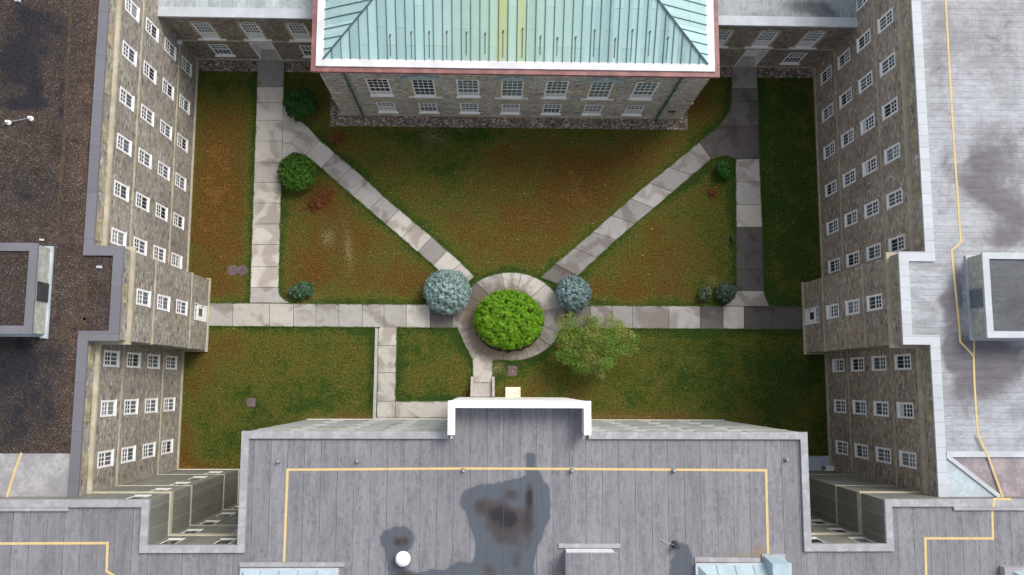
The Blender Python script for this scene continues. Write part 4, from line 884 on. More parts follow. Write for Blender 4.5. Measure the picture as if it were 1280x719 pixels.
# white centre bay with its tall parapet
PZ = 15.45
w_ = MB(); w_.box(BX0, BX1, FY - 1.0, BY, 3.05, FZ - .3); w_.ribbon([(BX0, FY - .03), (BX0, BY), (BX1, BY), (BX1, FY - .03)], 0.0, -.27, FZ - .299, PZ)
w_.build('white_facade', M_WHITE2, front)
w_ = MB(); w_.box(BX0 + .03, BX1 - .03, FY - 1.0, BY - .03, -.3, 3.049); w_.build('base_storey', M_SILL, front)
w_ = MB(); w_.ribbon([(BX0, FY - .05), (BX0, BY), (BX1, BY), (BX1, FY - .05)], .04, -.30, PZ + .001, PZ + .07); w_.build('parapet_coping', M_WHITE, front)
cn = px([(632.0, 484), (650.6, 484)], 2.9); cy1 = cn[0][1]
w_ = MB(); w_.box(cn[0][0], cn[1][0], BY - .05, cy1, 2.72, 2.9); w_.box(cn[0][0] + .06, cn[1][0] - .06, BY - .05, cy1 - .06, 2.5, 2.719)
for xx in (cn[0][0] + .08, cn[1][0] - .18): w_.box(xx, xx + .1, cy1 - .22, cy1 - .12, 0, 2.499)
cano = w_.build('canopy', M_CREAM, front); cano['label'] = 'small flat cream canopy on the white bay'
w_ = MB()
for dx, dy in ((.48, .36), (.75, .42), (.78, .24)): w_.box(cn[0][0] + dx, cn[0][0] + dx + .14, cy1 - dy, cy1 - dy + .03, 2.901, 2.915)
w_.build('roof_mark', M_IRON, cano)
# roof
ZRF = FZ - .14
g = MB(); st_ = .085
g.grid(FX0 + .3, FX1 - .3, RYS, FY - .3, ZRF, st_); g.grid(BX0 + .25, BX1 - .25, FY - .3, BY - .25, ZRF, st_)
g.grid(FX0 - 12.5, FX1 + 11.6, -9.9, RYS, ZRF, st_)
g.grid(-24.3, RXW - .3, RYS, YS - .3, ZRF, .15); g.grid(RXE + .3, 27.2, RYS, YS - .3, ZRF, .15)
g.grid(-34, 36.4, -22, -9.9, ZRF, .5); g.grid(-34, -24.3, -9.9, YS - .3, ZRF, .5); g.grid(27.2, 36.4, -9.9, YS - .3, ZRF, .5)
V_ = np.array(g.v); X, Y = V_[:, 0], V_[:, 1]
def zp(ox, oy, s, pts): return px([(ox + a / s, oy + b / s) for a, b in pts], ZRF)
pond = zp(480, 560, 4.52, [(800, 25), (850, 25), (858, 95), (900, 175), (936, 225), (942, 330), (938, 400), (905, 480), (880, 540), (856, 600), (852, 719), (850, 900), (-60, 960), (60, 740), (200, 700), (270, 685), (340, 695), (370, 660), (420, 648), (490, 640), (518, 600), (515, 520), (478, 440), (462, 370), (425, 300), (435, 262), (470, 228), (570, 200), (660, 190), (760, 170), (798, 150)])
b1 = zp(480, 560, 4.52, [(0, 475), (50, 442), (110, 440), (160, 470), (172, 500), (160, 555), (125, 590), (120, 800), (20, 800), (12, 600), (-20, 560), (-22, 510)])
b2 = zp(680, 640, 4.0, [(640, 160), (660, 150), (700, 155), (722, 168), (735, 200), (747, 235), (747, 420), (650, 420), (628, 290), (632, 250), (655, 210), (640, 185)])
wet = np.maximum.reduce([poly_sdf(X, Y, pond), poly_sdf(X, Y, b1), poly_sdf(X, Y, b2)])
rust = np.zeros(X.shape)
for u, v, ru, rv, a in [(622, 645, 16, 18, 1.0), (640, 650, 10, 12, .9), (600, 632, 10, 9, .55), (640, 618, 9, 7, .5), (662, 620, 4, 14, .9), (660, 650, 9, 26, .7), (630, 675, 18, 14, .35), (645, 700, 10, 20, .3), (612, 715, 8, 12, .5), (498, 678, 6, 6, .8), (507, 676, 4, 6, .7), (508, 719, 14, 6, .8)]: rust += blob(X, Y, u, v, ru, rv, ZRF, a)
dirt = np.full(X.shape, -.12)
sq_ = poly_sdf(X, Y, px([(401, 656), (421, 656), (421, 674), (412, 677), (401, 675)], ZRF)); dirt += np.clip(.5 + sq_ / .3, 0, 1) * .45
for u, v, ru, rv, a in [(388, 683, 8, 12, .45), (372, 690, 6, 14, .3), (412, 695, 10, 6, .35), (345, 569, 10, 8, .3), (510, 640, 8, 60, .18), (700, 620, 8, 90, .25), (845, 630, 9, 60, .22), (750, 620, 10, 60, .18), (890, 670, 8, 20, .3), (700, 690, 12, 20, .25), (930, 590, 12, 20, .2)]: dirt += blob(X, Y, u, v, ru, rv, ZRF, a)
edged = seg_dist(X, Y, [(FX0 + .33, -9), (FX0 + .33, FY - .33), (BX0, FY - .33)]); edged = np.minimum(edged, seg_dist(X, Y, [(BX1, FY - .33), (FX1 - .33, FY - .33), (FX1 - .33, RYS)]))
dirt += np.clip(1 - edged / .28, 0, 1) * .55
orange = blob(X, Y, 948, 689, 10, 8, ZRF, .8) + blob(X, Y, 925, 695, 22, 4, ZRF, .5) + blob(X, Y, 372, 707, 45, 3, ZRF, .35)
g.build('roof', M_ROOF_F, front, attrs={'wet': wet, 'rust': rust, 'dirt': dirt, 'orange': np.clip(orange, 0, 1)})
cp = [[(-34.0, YS), (RXW, YS), (RXW, RYS), (FX0, RYS), (FX0, FY), (BX0 - .04, FY)], [(BX1 + .04, FY), (FX1, FY), (FX1, RYS), (RXE, RYS), (RXE, YS), (36.4, YS)]]
for q in cp: c = MB(); c.ribbon(q, .05, -.30, FZ - .18, FZ); c.build('coping', M_COPING_F, front)
c = MB(); c2 = MB()
x_a = at(85, 634, FZ)[0]; c.box(-34, x_a, YS - .48, YS - .301, FZ - .18, FZ - .02); x_b = at(1193, 634, FZ)[0]; c2.box(x_b, 36.4, YS - .48, YS - .301, FZ - .18, FZ - .02)
c.build('coping_step', M_COPING_F, front); c2.build('coping_step', M_COPING_F, front)
jn = MB()                                         # coping joints
for q in cp:
    for (xa, ya), (xb, yb_) in zip(q[:-1], q[1:]):
        L = math.hypot(xb - xa, yb_ - ya); n = int(L / .8)
        for i in range(1, n):
            x, y = xa + (xb - xa) * i / n, ya + (yb_ - ya) * i / n; dx, dy = (xb - xa) / L, (yb_ - ya) / L
            if abs(x) > 25: continue
            l, r_ = (x - dy * .052, y + dx * .052), (x + dy * .302, y - dx * .302)
            jn.ribbon([l, r_], .012, -.012, FZ - .1, FZ + .006)
jn.build('coping_joint', M_PATCH, front)
line(front, [(355, 702), (359.5, 587.3), (580, 585.7), (700, 586.2), (957.5, 588), (960, 694)], ZRF, M_YELLOW, .115)
line(front, [(-60, 680), (0, 679.5), (134.5, 679), (133.3, 714), (150, 724)], ZRF, M_YELLOW, .115)
line(front, [(1158, 740), (1156.5, 673), (1241, 673.2), (1240.3, 637)], ZRF, M_YELLOW, .115)
line(front, [(1241.5, 634), (1242.5, 624), (1264, 624)], FZ, M_YELLOW, .115)
# cants beside the roof boxes
def cant(pts, w=.16): m_ = MB(); m_.ribbon(px(pts, ZRF), w / 2, -w / 2, ZRF, ZRF + .09); m_.build('roof_curb', M_COPING_F, front)
cant([(300, 705.5), (431, 705.5)], .2); cant([(698, 682), (775, 682)], .2); cant([(868, 699), (950, 700)], .2)

# ================================================================== THINGS ON THE ROOFS
def roof_box():
    a = at(706.5, 685.8, ZRF); b = at(764.5, 685.8, ZRF); zt_ = ZRF + 1.3
    t = thing('roof_hatch_house', 'grey roof box with a pale front wall standing on the stained roof', 'roof box', ((a[0] + b[0]) / 2, a[1], ZRF))
    m_ = MB(); m_.box(a[0], b[0], a[1] - 4, a[1], ZRF, zt_ - .1); m_.build('wall', mottled('pale_render', (0.66, 0.66, 0.67), .12, 1.0), t)
    m_ = MB(); m_.grid(a[0] - .04, b[0] + .04, a[1] - 4.04, a[1] + .04, zt_, .5); z_ = np.zeros(len(m_.v)); m_.build('roof', M_ROOF_F, t, attrs={'wet': z_ - 1, 'rust': z_, 'dirt': z_, 'orange': z_})
    m_ = MB(); m_.ribbon([(a[0], a[1] - 4), (b[0], a[1] - 4), (b[0], a[1]), (a[0], a[1])], .03, -.05, zt_ - .1, zt_ - .004, closed=True); m_.build('roof_edge', M_COPING_F, t)
roof_box()
def long_unit(u0, u1, v, label, h=.75, cap=None, x_lim=None):
    a, b = at(u0, v, ZRF), at(u1, v, ZRF); L = b[0] - a[0]
    t = thing('roof_light', label, 'roof light', ((a[0] + b[0]) / 2, a[1], ZRF))
    m_ = MB(); m_.box(a[0] - .1, b[0] + .1, a[1] - 2.8, a[1] + .1, ZRF, ZRF + .2); m_.build('curb', M_COPING_W, t)
    d = .55; m_ = MB(); x0, x1, y1, y0 = a[0], b[0], a[1], a[1] - 2.7
    m_.hexa([(x0, y0, ZRF + .2), (x1, y0, ZRF + .2), (x1, y1, ZRF + .2), (x0, y1, ZRF + .2), (x0 + d, y0 + d, ZRF + h), (x1 - d, y0 + d, ZRF + h), (x1 - d, y1 - d, ZRF + h), (x0 + d, y1 - d, ZRF + h)]); m_.build('hood', M_HVAC, t)
    s_ = MB(); n = max(2, int(L / .85))
    for i in range(1, n):
        x = x0 + L * i / n
        if x < x0 + d or x > x1 - d: continue
        s_.hexa([(x - .012, y1 - d, ZRF + h - .02), (x + .012, y1 - d, ZRF + h - .02), (x + .012, y1 - .0, ZRF + .19), (x - .012, y1 - .0, ZRF + .19), (x - .012, y1 - d, ZRF + h + .02), (x + .012, y1 - d, ZRF + h + .02), (x + .012, y1 + .01, ZRF + .225), (x - .012, y1 + .01, ZRF + .225)])
        s_.box(x - .012, x + .012, y0 + d, y1 - d, ZRF + h, ZRF + h + .018)
    s_.build('seam', M_GRILLE, t); return t
long_unit(304, 421, 712.5, 'long pale blue sloping roof light at the lower left of the stained roof')
long_unit(871, 985, 706, 'long pale blue sloping roof light below the dark vent pipe', .8)
tcap = at(957, 694, ZRF); t = thing('roof_cowl', 'pale blue boxy cowl where the yellow line ends on the right', 'roof cowl', (tcap[0] + .4, tcap[1] - .5, ZRF))
m_ = MB(); x0, x1 = at(955, 694, ZRF)[0], at(976, 694, ZRF)[0]; yy = tcap[1]
m_.hexa([(x0 - .05, yy - .95, ZRF), (x1 + .12, yy - .95, ZRF), (x1 + .12, yy, ZRF), (x0 - .05, yy, ZRF), (x0 + .06, yy - .9, ZRF + 1.05), (x1 + .03, yy - .9, ZRF + 1.05), (x1 + .0, yy - .2, ZRF + 1.0), (x0 + .06, yy - .2, ZRF + 1.0)]); m_.build('hood', M_HVAC, t)
m_ = MB(); m_.box(x0 - .12, x1 + .2, yy - 1.0, yy + .06, ZRF, ZRF + .08); m_.build('flange', M_COPING_F, t)
def small_unit(u, v, label):
    a = at(u, v, ZRF); t = thing('roof_vent_box', label, 'roof vent', (a[0], a[1], ZRF))
    m_ = MB(); m_.box(a[0] - .5, a[0] + 1.1, a[1] - 1.2, a[1], ZRF, ZRF + .4); m_.build('curb', M_COPING_F, t)
    m_ = MB(); m_.hexa([(a[0] - .1, a[1] - 1.1, ZRF + .4), (a[0] + 1.1, a[1] - 1.1, ZRF + .4), (a[0] + 1.1, a[1] - .18, ZRF + .4), (a[0] - .1, a[1] - .18, ZRF + .4), (a[0] + .1, a[1] - 1.0, ZRF + .75), (a[0] + 1.0, a[1] - 1.0, ZRF + .75), (a[0] + 1.0, a[1] - .35, ZRF + .75), (a[0] + .1, a[1] - .35, ZRF + .75)]); m_.build('hood', M_HVAC, t)
small_unit(1262, 707, 'low grey and pale blue roof vent box in the lower right corner')
a = at(503.5, 699, ZRF + .4); t = thing('round_vent', 'white round mushroom vent on the dark wet patch', 'roof vent', (a[0], a[1], ZRF))
m_ = MB(); m_.lathe(a[0], a[1], [(.16, ZRF), (.16, ZRF + .3)], 16); m_.build('pipe', M_GRILLE, t)
m_ = MB(); m_.lathe(a[0], a[1], [(.30, ZRF + .26), (.36, ZRF + .3), (.35, ZRF + .42), (.22, ZRF + .52), (.05, ZRF + .56)], 24); m_.build('cap', M_WHITE, t, smooth=True)
a = at(845, 682, ZRF + .3); t = thing('vent_pipe', 'dark vent pipe with a thin wire beside a grey wet patch', 'vent pipe', (a[0], a[1], ZRF))
m_ = MB(); m_.lathe(a[0], a[1], [(.2, ZRF), (.16, ZRF + .08), (.10, ZRF + .14), (.10, ZRF + .55), (.13, ZRF + .56), (.13, ZRF + .62), (.05, ZRF + .63)], 14); m_.build('pipe', M_DARK, t)
m_ = MB(); m_.tube([(a[0], a[1], ZRF + .35), (a[0] - .4, a[1] + .12, ZRF + .15), (a[0] - .75, a[1] + .28, ZRF + .03)], .012, 6); m_.build('wire', M_COPING_W, t)
DR = [(347, 577, 'small pale roof vent beside the left end of the front roof'), (446, 577, 'small pale roof vent above the yellow line, second from the left'), (579, 589, 'small dark roof stub just below the yellow line, left of the large wet stain'), (715, 589, 'small roof stub just below the yellow line, right of the large wet stain'), (843, 589, 'small roof stub just below the yellow line near its right end'), (984, 575, 'small roof vent in the upper right corner of the front roof')]
pv = None
for u, v, lab in DR:
    a = at(u, v, ZRF + .2)
    if pv is None:
        pv = thing('roof_stub', lab, 'roof vent', (a[0], a[1], ZRF), 'small roof vents along the front roof')
        m_ = MB(); m_.lathe(a[0], a[1], [(.14, ZRF), (.12, ZRF + .04), (.06, ZRF + .07), (.055, ZRF + .2)], 12); m_.build('base', M_GRILLE, pv)
        m_ = MB(); m_.lathe(a[0], a[1], [(.07, ZRF + .18), (.075, ZRF + .2), (.055, ZRF + .25), (.02, ZRF + .26)], 12); m_.build('cap', M_COPING_F, pv, smooth=True)
    else:
        o = copy_tree(pv); o.location = (a[0], a[1], ZRF); o['label'] = lab
zb = ZL - .12
a1, a2 = at(10, 153, zb + .1), at(38, 148, zb + .1); t = thing('lightning_rod', 'pair of small white posts joined by a wire on the dark gravel roof', 'lightning rod', (a1[0], a1[1], zb))
for k, a in enumerate((a1, a2)): m_ = MB(); m_.lathe(a[0], a[1], [(.13, zb), (.13, zb + .08), (.07, zb + .12), (.06, zb + .3), (.02, zb + .32)], 10); m_.build('post', M_WHITE, t)
m_ = MB(); m_.tube([(a1[0], a1[1], zb + .15), (a2[0], a2[1], zb + .15)], .012, 6); m_.build('wire', M_COPING_W, t)
def chunk(u, v, z, label, s=1.0, name='loose_fitting'):
    a = at(u, v, z); m_ = MB(); m_.hexa([(a[0] - .14 * s, a[1] - .07 * s, z), (a[0] + .15 * s, a[1] - .08 * s, z), (a[0] + .14 * s, a[1] + .07 * s, z), (a[0] - .13 * s, a[1] + .08 * s, z), (a[0] - .1 * s, a[1] - .05 * s, z + .1 * s), (a[0] + .12 * s, a[1] - .06 * s, z + .11 * s), (a[0] + .1 * s, a[1] + .05 * s, z + .12 * s), (a[0] - .1 * s, a[1] + .05 * s, z + .1 * s)])
    tag(m_.build(name, M_COPING_W, None, origin=(a[0], a[1], z)), label, 'roof fitting')
chunk(124, 334, zb, 'small white fitting lying on gravel beside the grey coping corner'); chunk(22, 1, zb, 'small white fitting at the top edge of the dark gravel roof', 1.1)
chunk(55, 421, zb, 'pale rubble chip pile at the foot of the left penthouse', 1.4, 'rubble'); chunk(52, 300, zb, 'pale chip on the gravel above the left penthouse', .8, 'rubble')

# ================================================================== COURT FURNITURE
t = thing('steps', 'concrete steps with low side walls leading to the white front bay', 'steps', (*at(604, 487), 0))
s0, s1 = at(591.8, 479), at(615, 479); ytop = s0[1]; dep = (ytop - (BY)) / 5
for i in range(5): m_ = MB(); m_.box(s0[0], s1[0], BY + .01, ytop - dep * i, .0 + .15 * i + (.001 if i else -.1), .15 * (i + 1)); m_.build('step', M_STEP, t)
for x0, x1 in ((s0[0] - .17, s0[0] - .01), (s1[0] + .01, s1[0] + .17)):
    m_ = MB(); y0, y1 = BY + .01, at(600, 471)[1]; m_.hexa([(x0, y0, -.1), (x1, y0, -.1), (x1, y1, -.1), (x0, y1, -.1), (x0, y0, 1.25), (x1, y0, 1.25), (x1, y1, .12), (x0, y1, .12)]); m_.build('side_wall', M_STEP, t)
t = thing('railing', 'thin white railing along the walk beside the grey front block', 'railing', (*at(471, 470), 0))
rp = px([(471.6, 411), (470.2, 470), (468.6, 523.3), (500, 523.8), (530, 523.8), (562, 523.8)])
m_ = MB()
for z in (.45, .85): m_.tube([(x, y, z) for x, y in rp], .025, 6)
m_.build('rail', M_COPING_W, t)
pts = []
for (xa, ya), (xb, yb_) in zip(rp[:-1], rp[1:]):
    n = max(1, round(math.hypot(xb - xa, yb_ - ya) / 1.5)); pts += [(xa + (xb - xa) * i / n, ya + (yb_ - ya) * i / n) for i in range(n)]
for x, y in pts + [rp[-1]]:
    m_ = MB(); m_.tube([(x, y, -.05), (x, y, .86)], .022, 6); m_.build('post', M_COPING_W, t)
m_ = MB(); m_.ribbon(rp, .07, -.07, -.05, .07); m_.build('kerb', M_STEP, t)
a = at(1035.5, 586); t = thing('utility_box', 'small white box unit with a dark end on the bluish apron', 'utility box', (a[0], a[1], 0))
m_ = MB(); m_.hexa([(a[0] - .34, a[1] - .2, .1), (a[0] + .48, a[1] - .2, .1), (a[0] + .48, a[1] + .2, .1), (a[0] - .34, a[1] + .2, .1), (a[0] - .34, a[1] - .17, .55), (a[0] + .46, a[1] - .17, .55), (a[0] + .46, a[1] + .15, .55), (a[0] - .34, a[1] + .17, .55)]); m_.build('casing', M_WHITE, t)
m_ = MB(); m_.box(a[0] - .48, a[0] - .341, a[1] - .18, a[1] + .18, .1, .5); m_.build('end_panel', M_GRILLE, t)
for dx in (-.3, .35): m_ = MB(); m_.box(a[0] + dx, a[0] + dx + .08, a[1] - .22, a[1] + .22, 0.03, .099); m_.build('foot', M_DARK, t)
m_ = MB(); m_.box(a[0] - .52, a[0] - .342, a[1] - .10, a[1] - .02, .501, .54); m_.build('pipe_stub', M_WHITE, t)
def cover(u, v, r, label, grate=False):
    a = at(u, v); t = thing('manhole_cover', label, 'manhole cover', (a[0], a[1], 0))
    m_ = MB(); m_.lathe(a[0], a[1], [(r + .06, -.05), (r + .06, .02), (r, .025), (r - .01, .018)], 24); m_.build('rim', M_IRON, t)
    m_ = MB(); m_.lathe(a[0], a[1], [(r - .015, -.02), (r - .015, .03)], 24)
    for i in range(-3, 4):
        y = i * r / 4.2; hl = math.sqrt(max(r * r - y * y, 0)) - .06
        m_.box(a[0] - hl, a[0] + hl, a[1] + y - .02, a[1] + y + .02, .03, .045 if grate else .036)
    m_.build('lid', M_IRON, t)
cover(291, 338, .30, 'round plain manhole lid in the brown left lawn strip'); cover(303, 338, .27, 'round slotted drain lid next to the plain manhole lid', True)
a = at(314, 503); m_ = MB(); m_.box(a[0] - .28, a[0] + .28, a[1] - .28, a[1] + .28, -.05, .03); tag(m_.build('access_cover', M_IRON, None, origin=(a[0], a[1], 0)), 'small square brown cover plate in the lower left lawn', 'cover plate')
a = at(640.5, 463.5); t = thing('drain_grate', 'square iron drain grate in the grass below the plaza', 'drain', (a[0], a[1], 0))
m_ = MB(); m_.ribbon([(a[0] - .27, a[1] - .27), (a[0] + .27, a[1] - .27), (a[0] + .27, a[1] + .27), (a[0] - .27, a[1] + .27)], .0, -.05, -.05, .04, closed=True); m_.build('rim', M_IRON, t)
m_ = MB()
for i in range(5): m_.box(a[0] - .27, a[0] + .27, a[1] - .25 + i * .115, a[1] - .21 + i * .115, .0, .03); m_.box(a[0] - .25 + i * .115, a[0] - .21 + i * .115, a[1] - .27, a[1] + .27, .001, .026)
m_.build('bar', mottled('grate_iron', (0.2, 0.13, 0.12), .3, 4), t); m_ = MB(); m_.box(a[0] - .27, a[0] + .27, a[1] - .27, a[1] + .27, -.04, -.0005 + .004); m_.build('sump', M_DARK, t)

# ================================================================== PLANTS
def leaves(mb, P_, N_, size, cols, elong=1.0, jit=.5, rad=None):
    """scatter leaf faces: P_ positions, N_ outward dirs"""
    n = len(P_); rs = RNG.normal(0, jit, (n, 3)); N2 = N_ + rs; N2 /= np.linalg.norm(N2, axis=1)[:, None] + 1e-9
    T = np.cross(N2, RNG.normal(0, 1, (n, 3))); 
    if rad is not None: T = rad + RNG.normal(0, .25, (n, 3))
    T -= N2 * (T * N2).sum(1)[:, None]; T /= np.linalg.norm(T, axis=1)[:, None] + 1e-9; B = np.cross(N2, T)
    sz = size * RNG.uniform(.65, 1.35, n)[:, None]
    a = P_ - T * sz * elong; b = P_ + B * sz * .55 + N2 * sz * .12; c = P_ + T * sz * elong; d = P_ - B * sz * .55 + N2 * sz * .12
    base = len(mb.v)
    allv = np.stack([a, b, c, d], 1).reshape(-1, 3); mb.v.extend(map(tuple, allv))
    for i in range(n):
        k = base + 4 * i; mb.f.append((k, k + 1, k + 2, k + 3)); mb.c.append(tuple(cols[i])); mb.m.append(0)
def vary(base, n, v=.25, hue=.12, accent=None, pa=0.0):
    b = np.array(base)[None, :] * RNG.uniform(1 - v, 1 + v, (n, 1)) * (1 + RNG.normal(0, hue, (n, 3)))
    if accent is not None: m = RNG.random(n) < pa; b[m] = np.array(accent) * RNG.uniform(.8, 1.2, (m.sum(), 1))
    return np.clip(b, .003, .9)
def shrub(u, v, rx, ry, h, base, label, name='shrub', n=9000, leaf=.07, clumps=60, clump_r=.28, elong=1.0, radial=False, cat='shrub', accent=None, pa=0.0, jit=.6, group=None, lump=.10, rot=0.0, hollow=.55):
    """a lumpy mound of leaf faces: clump centres on an ellipsoid shell, leaves clustered round them"""
    cx, cy = at(u, v, h * .55); t = thing(name, label, cat, (cx, cy, 0), group)
    cd = RNG.normal(0, 1, (clumps * 3, 3)); cd[:, 2] = np.abs(cd[:, 2]) * .9 - .12; cd /= np.linalg.norm(cd, axis=1)[:, None]; cd = cd[:clumps]
    cs = RNG.uniform(1 - lump * 2, 1 + lump, clumps); ctint = RNG.uniform(.68, 1.26, clumps)
    k = RNG.integers(0, clumps, n); off = RNG.normal(0, 1, (n, 3)); off /= np.linalg.norm(off, axis=1)[:, None]
    rr_ = RNG.uniform(hollow, 1.0, n) ** .6
    unit = cd[k] * (cs[k] * (1 - clump_r * .75))[:, None] + off * (rr_ * clump_r)[:, None]
    N_ = off * .7 + unit * .6; N_ /= np.linalg.norm(N_, axis=1)[:, None]
    S = np.array([rx, ry, h * .56]); P_ = unit * S + np.array([0, 0, h * .45]); keep = P_[:, 2] > .02
    P_, N_, k, off = P_[keep], N_[keep], k[keep], off[keep]
    if rot: c_, s_ = math.cos(rot), math.sin(rot); P_ = np.stack([P_[:, 0] * c_ - P_[:, 1] * s_, P_[:, 0] * s_ + P_[:, 1] * c_, P_[:, 2]], 1)
    P_ += np.array([cx, cy, 0]); cols = vary(base, len(P_), .22, .10, accent, pa) * ctint[k][:, None]
    mb = MB(); leaves(mb, P_, N_, leaf, cols, elong, jit, off if radial else None)
    # inner twig mass of the same leaves so that the mound is dense
    m2 = n // 4; d2 = RNG.normal(0, 1, (m2, 3)); d2 /= np.linalg.norm(d2, axis=1)[:, None]; q2 = d2 * np.array([rx, ry, h * .5]) * RNG.uniform(.45, .8, m2)[:, None] + np.array([0, 0, h * .45])
    if rot: q2 = np.stack([q2[:, 0] * c_ - q2[:, 1] * s_, q2[:, 0] * s_ + q2[:, 1] * c_, q2[:, 2]], 1)
    kk = q2[:, 2] > .03; q2 = q2[kk] + np.array([cx, cy, 0]); leaves(mb, q2, d2[kk], leaf * 1.7, vary(base, len(q2), .3, .1), 1.0, .5)
    mb.build('foliage', M_LEAF, t)
    st = MB()
    for i in range(6):
        a = 2 * math.pi * i / 6 + random.random(); st.tube([(cx + .05 * math.cos(a), cy + .05 * math.sin(a), -.05), (cx + rx * .25 * math.cos(a), cy + ry * .25 * math.sin(a), h * .3), (cx + rx * .6 * math.cos(a), cy + ry * .6 * math.sin(a), h * .62)], .05, 6, None, .012)
    st.build('stem', M_BARK, t)
    return t
def mulch(u, v, rx, ry):
    cx, cy = at(u, v); m_ = MB(); n = 70; m_.prism([(cx + rx * (1 + random.uniform(-.04, .04)) * math.cos(2 * math.pi * i / n), cy + ry * (1 + random.uniform(-.04, .04)) * math.sin(2 * math.pi * i / n)) for i in range(n)], -.02, .052); tag(m_.build('soil_bed', M_SOIL), 'dark soil bed under the plaza shrub', kind='structure')
mulch(636, 402, 2.3, 2.05)
shrub(636, 399, 2.2, 1.88, 2.1, (0.155, 0.345, 0.016), 'largest bright green round shrub in the middle of the plaza', n=90000, leaf=.038, clumps=1500, clump_r=.06, lump=.075, accent=(0.25, 0.46, 0.025), pa=.25)
shrub(559, 364.5, 1.47, 1.42, 2.0, (0.25, 0.375, 0.355), 'larger pale blue spruce left of the plaza', 'blue_spruce', n=46000, leaf=.03, clumps=950, clump_r=.08, elong=2.3, radial=True, cat='spruce', accent=(0.44, 0.57, 0.55), pa=.3, jit=.3)
shrub(716.5, 367, 1.13, 1.13, 1.8, (0.18, 0.275, 0.28), 'smaller pale blue spruce right of the plaza', 'blue_spruce', n=32000, leaf=.028, clumps=600, clump_r=.085, elong=2.3, radial=True, cat='spruce', accent=(0.34, 0.45, 0.455), pa=.3, jit=.3)
shrub(371, 215, 1.24, 1.24, 1.5, (0.075, 0.19, 0.02), 'round mid green shrub at the fork of the left walks', n=34000, leaf=.036, clumps=600, clump_r=.08, accent=(0.10, 0.22, 0.03), pa=.2)
shrub(376, 129.5, 1.08, 1.13, 1.5, (0.032, 0.10, 0.016), 'dark green round shrub beside the upper left walk, near the hall', n=16000, leaf=.05, clumps=200, clump_r=.13)
shrub(905.5, 212, .62, .66, 1.0, (0.04, 0.135, 0.022), 'small bright round shrub where the right walks fork', n=4500, leaf=.05, clumps=45, clump_r=.26)
shrub(909, 365, .68, .70, 1.0, (0.075, 0.125, 0.085), 'small grey green shrub with pale tips at the lower corner of the right lawn', n=4500, leaf=.05, clumps=40, clump_r=.26, accent=(0.30, 0.34, 0.24), pa=.14)
shrub(881.5, 366.5, .46, .50, .7, (0.08, 0.13, 0.06), 'smallest pale tipped shrub left of the grey green shrub', n=2200, leaf=.05, clumps=26, clump_r=.3, accent=(0.36, 0.40, 0.26), pa=.2)
shrub(377, 363, .85, .55, .7, (0.06, 0.135, 0.062), 'low spreading blue green spruce at the lower left corner', 'low_spruce', n=4200, leaf=.045, clumps=46, clump_r=.24, elong=2.0, radial=True, cat='spruce', accent=(0.20, 0.32, 0.20), pa=.2, rot=.2)
shrub(917, 297, .16, .22, .35, (0.08, 0.19, 0.07), 'tiny green plant at the edge of the dark right walk', 'plant', n=300, leaf=.05, clumps=8, clump_r=.4, cat='plant')
def red_patch(u, v, rx, ry, label, n, rot=0.0):
    shrub(u, v, rx, ry, .22, (0.19, 0.058, 0.018), label, 'red_groundcover', n=n, leaf=.045, clumps=30, clump_r=.35, cat='plant', accent=(0.30, 0.13, 0.06), pa=.35, lump=.25, rot=rot)
red_patch(398, 252, 1.15, .5, 'long reddish low plant patch below the fork shrub', 620, .6); red_patch(422, 174, .55, .42, 'small reddish low plant patch right of the left diagonal walk', 300); red_patch(891, 241, .35, .28, 'small dark red plant below the right fork shrub', 260)

# ragged grass edge creeping over the slabs
fx, fy = [], []
for q in ALLP:
    cxq, cyq = sum(p_[0] for p_ in q) / len(q), sum(p_[1] for p_ in q) / len(q)
    for (xa, ya), (xb, yb_) in zip(q, q[1:] + q[:1]):
        n = int(math.hypot(xb - xa, yb_ - ya) * 55)
        if n < 2: continue
        tt = RNG.random(n); ox, oy = (yb_ - ya), -(xb - xa); L = math.hypot(ox, oy); mx, my = (xa + xb) / 2, (ya + yb_) / 2
        if (mx - cxq) * ox + (my - cyq) * oy < 0: ox, oy = -ox, -oy
        w_ = np.abs(RNG.normal(0, .035, n)) * (1.2 * np.sin(tt * L * 2.3 + xa) ** 2 + .2)
        fx.append(np.stack([xa + (xb - xa) * tt + ox / L * .05, ya + (yb_ - ya) * tt + oy / L * .05, xa + (xb - xa) * tt - ox / L * w_ + ox / L * .03, ya + (yb_ - ya) * tt - oy / L * w_ + oy / L * .03], 1))
fx = np.concatenate(fx); inside = np.zeros(len(fx), bool)
for q in ALLP: inside |= poly_sdf(fx[:, 0], fx[:, 1], q) > 0
fx = fx[~inside]; fx = fx[(fx[:, 0] > -19.9) & (fx[:, 0] < 22.5) & (fx[:, 1] < 20.9)]
mb = MB(); P_ = np.stack([fx[:, 2], fx[:, 3], RNG.uniform(.03, .065, len(fx))], 1)
leaves(mb, P_, np.tile([[0, 0, 1.0]], (len(P_), 1)), .035, vary((0.075, 0.125, 0.022), len(P_), .35, .12), 1.6, .5)
tag(mb.build('grass_edge', M_LEAF), 'ragged grass growing over the edges of the walks', kind='stuff')

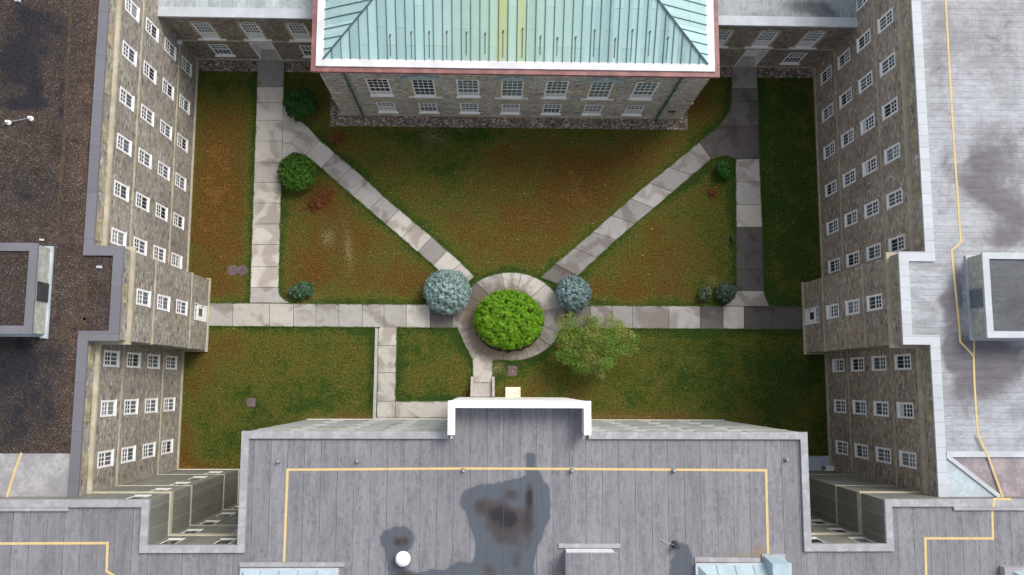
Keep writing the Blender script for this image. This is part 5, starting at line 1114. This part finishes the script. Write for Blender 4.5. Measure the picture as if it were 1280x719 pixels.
# the loose olive tree
def tree(u, v, rx, ry, h, label):
    cx, cy = at(u, v, h * .75); t = thing('tree', label, 'tree', (cx, cy, 0)); tr = MB(); tips = []
    tr.tube([(cx, cy, -.1), (cx + .05, cy, .6), (cx - .03, cy + .05, 1.3)], .16, 10, None, .11)
    for i in range(9):
        a = 2 * math.pi * i / 9 + random.uniform(-.25, .25); k = random.uniform(.55, .95); mid = (cx + rx * .35 * k * math.cos(a), cy + ry * .35 * k * math.sin(a), h * random.uniform(.5, .62)); tip = (cx + rx * .8 * k * math.cos(a), cy + ry * .8 * k * math.sin(a), h * random.uniform(.66, .9))
        tr.tube([(cx - .02, cy + .03, 1.15), mid, tip], .075, 7, None, .018); tips.append((Vector(mid), Vector(tip)))
        for s_ in range(4):
            b = Vector(mid).lerp(Vector(tip), random.uniform(.1, .9)); e = b + Vector((random.uniform(-.8, .8), random.uniform(-.8, .8), random.uniform(.1, .6))); tr.tube([b, e], .02, 5, None, .006); tips.append((b, e))
    tr.build('trunk', M_BARK, t)
    P_ = []; C_l = []
    cl = []
    for i in range(230):
        a = random.uniform(0, 2 * math.pi); q = math.sqrt(random.random()); edge = 1 + .13 * math.sin(3 * a + .7) + .10 * math.sin(5 * a + 2) + .07 * math.sin(9 * a)
        z = h * (.42 + .5 * math.sqrt(max(0, 1 - (q * .95) ** 2)) * random.uniform(.7, 1.0)); cl.append((cx + rx * q * edge * math.cos(a), cy + ry * q * edge * math.sin(a), z, random.uniform(.75, 1.3), random.random()))
    for (x, y, z, tn_, yl) in cl:
        m = random.randint(70, 120); o_ = RNG.normal(0, .17, (m, 3)); P_.append(np.array([x, y, z]) + o_)
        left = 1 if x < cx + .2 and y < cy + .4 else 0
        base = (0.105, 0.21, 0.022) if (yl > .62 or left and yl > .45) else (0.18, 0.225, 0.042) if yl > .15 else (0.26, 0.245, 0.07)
        C_l.append(vary(base, m, .3, .1) * tn_)
    P_ = np.concatenate(P_); C_l = np.concatenate(C_l); N_ = np.tile(np.array([[0, 0, 1.0]]), (len(P_), 1))
    mb = MB(); leaves(mb, P_, N_, .042, C_l, 1.1, .8); mb.build('crown', M_LEAF, t)
tree(743, 427.5, 2.45, 1.78, 3.6, 'loose crowned olive green tree at the lower right of the plaza')

# fallen leaves scattered on the grass
mb = MB(); n = 900; P_ = np.stack([RNG.uniform(-19.5, 22, n), RNG.uniform(-2, 20.5, n), RNG.uniform(.02, .05, n)], 1)
k = ((P_[:, 0] > -8) & (P_[:, 0] < 12) & (P_[:, 1] > 5)) | (RNG.random(n) < .25); k &= ~((P_[:, 1] > 17.3) & (P_[:, 0] > -11)); P_ = P_[k]
leaves(mb, P_, np.tile([[0, 0, 1.0]], (len(P_), 1)), .04, vary((0.42, 0.36, 0.2), len(P_), .4, .1), 1.2, .25)
tag(mb.build('fallen_leaves', M_LEAF), 'pale fallen leaves scattered on the lawns', kind='stuff')

for k_, v_ in list(PROTOS.items()):
    if not v_[1]:
        for ch in list(v_[0].children): bpy.data.objects.remove(ch)
        bpy.data.objects.remove(v_[0])
for o in bpy.data.objects:
    if '_o' in o: del o['_o']
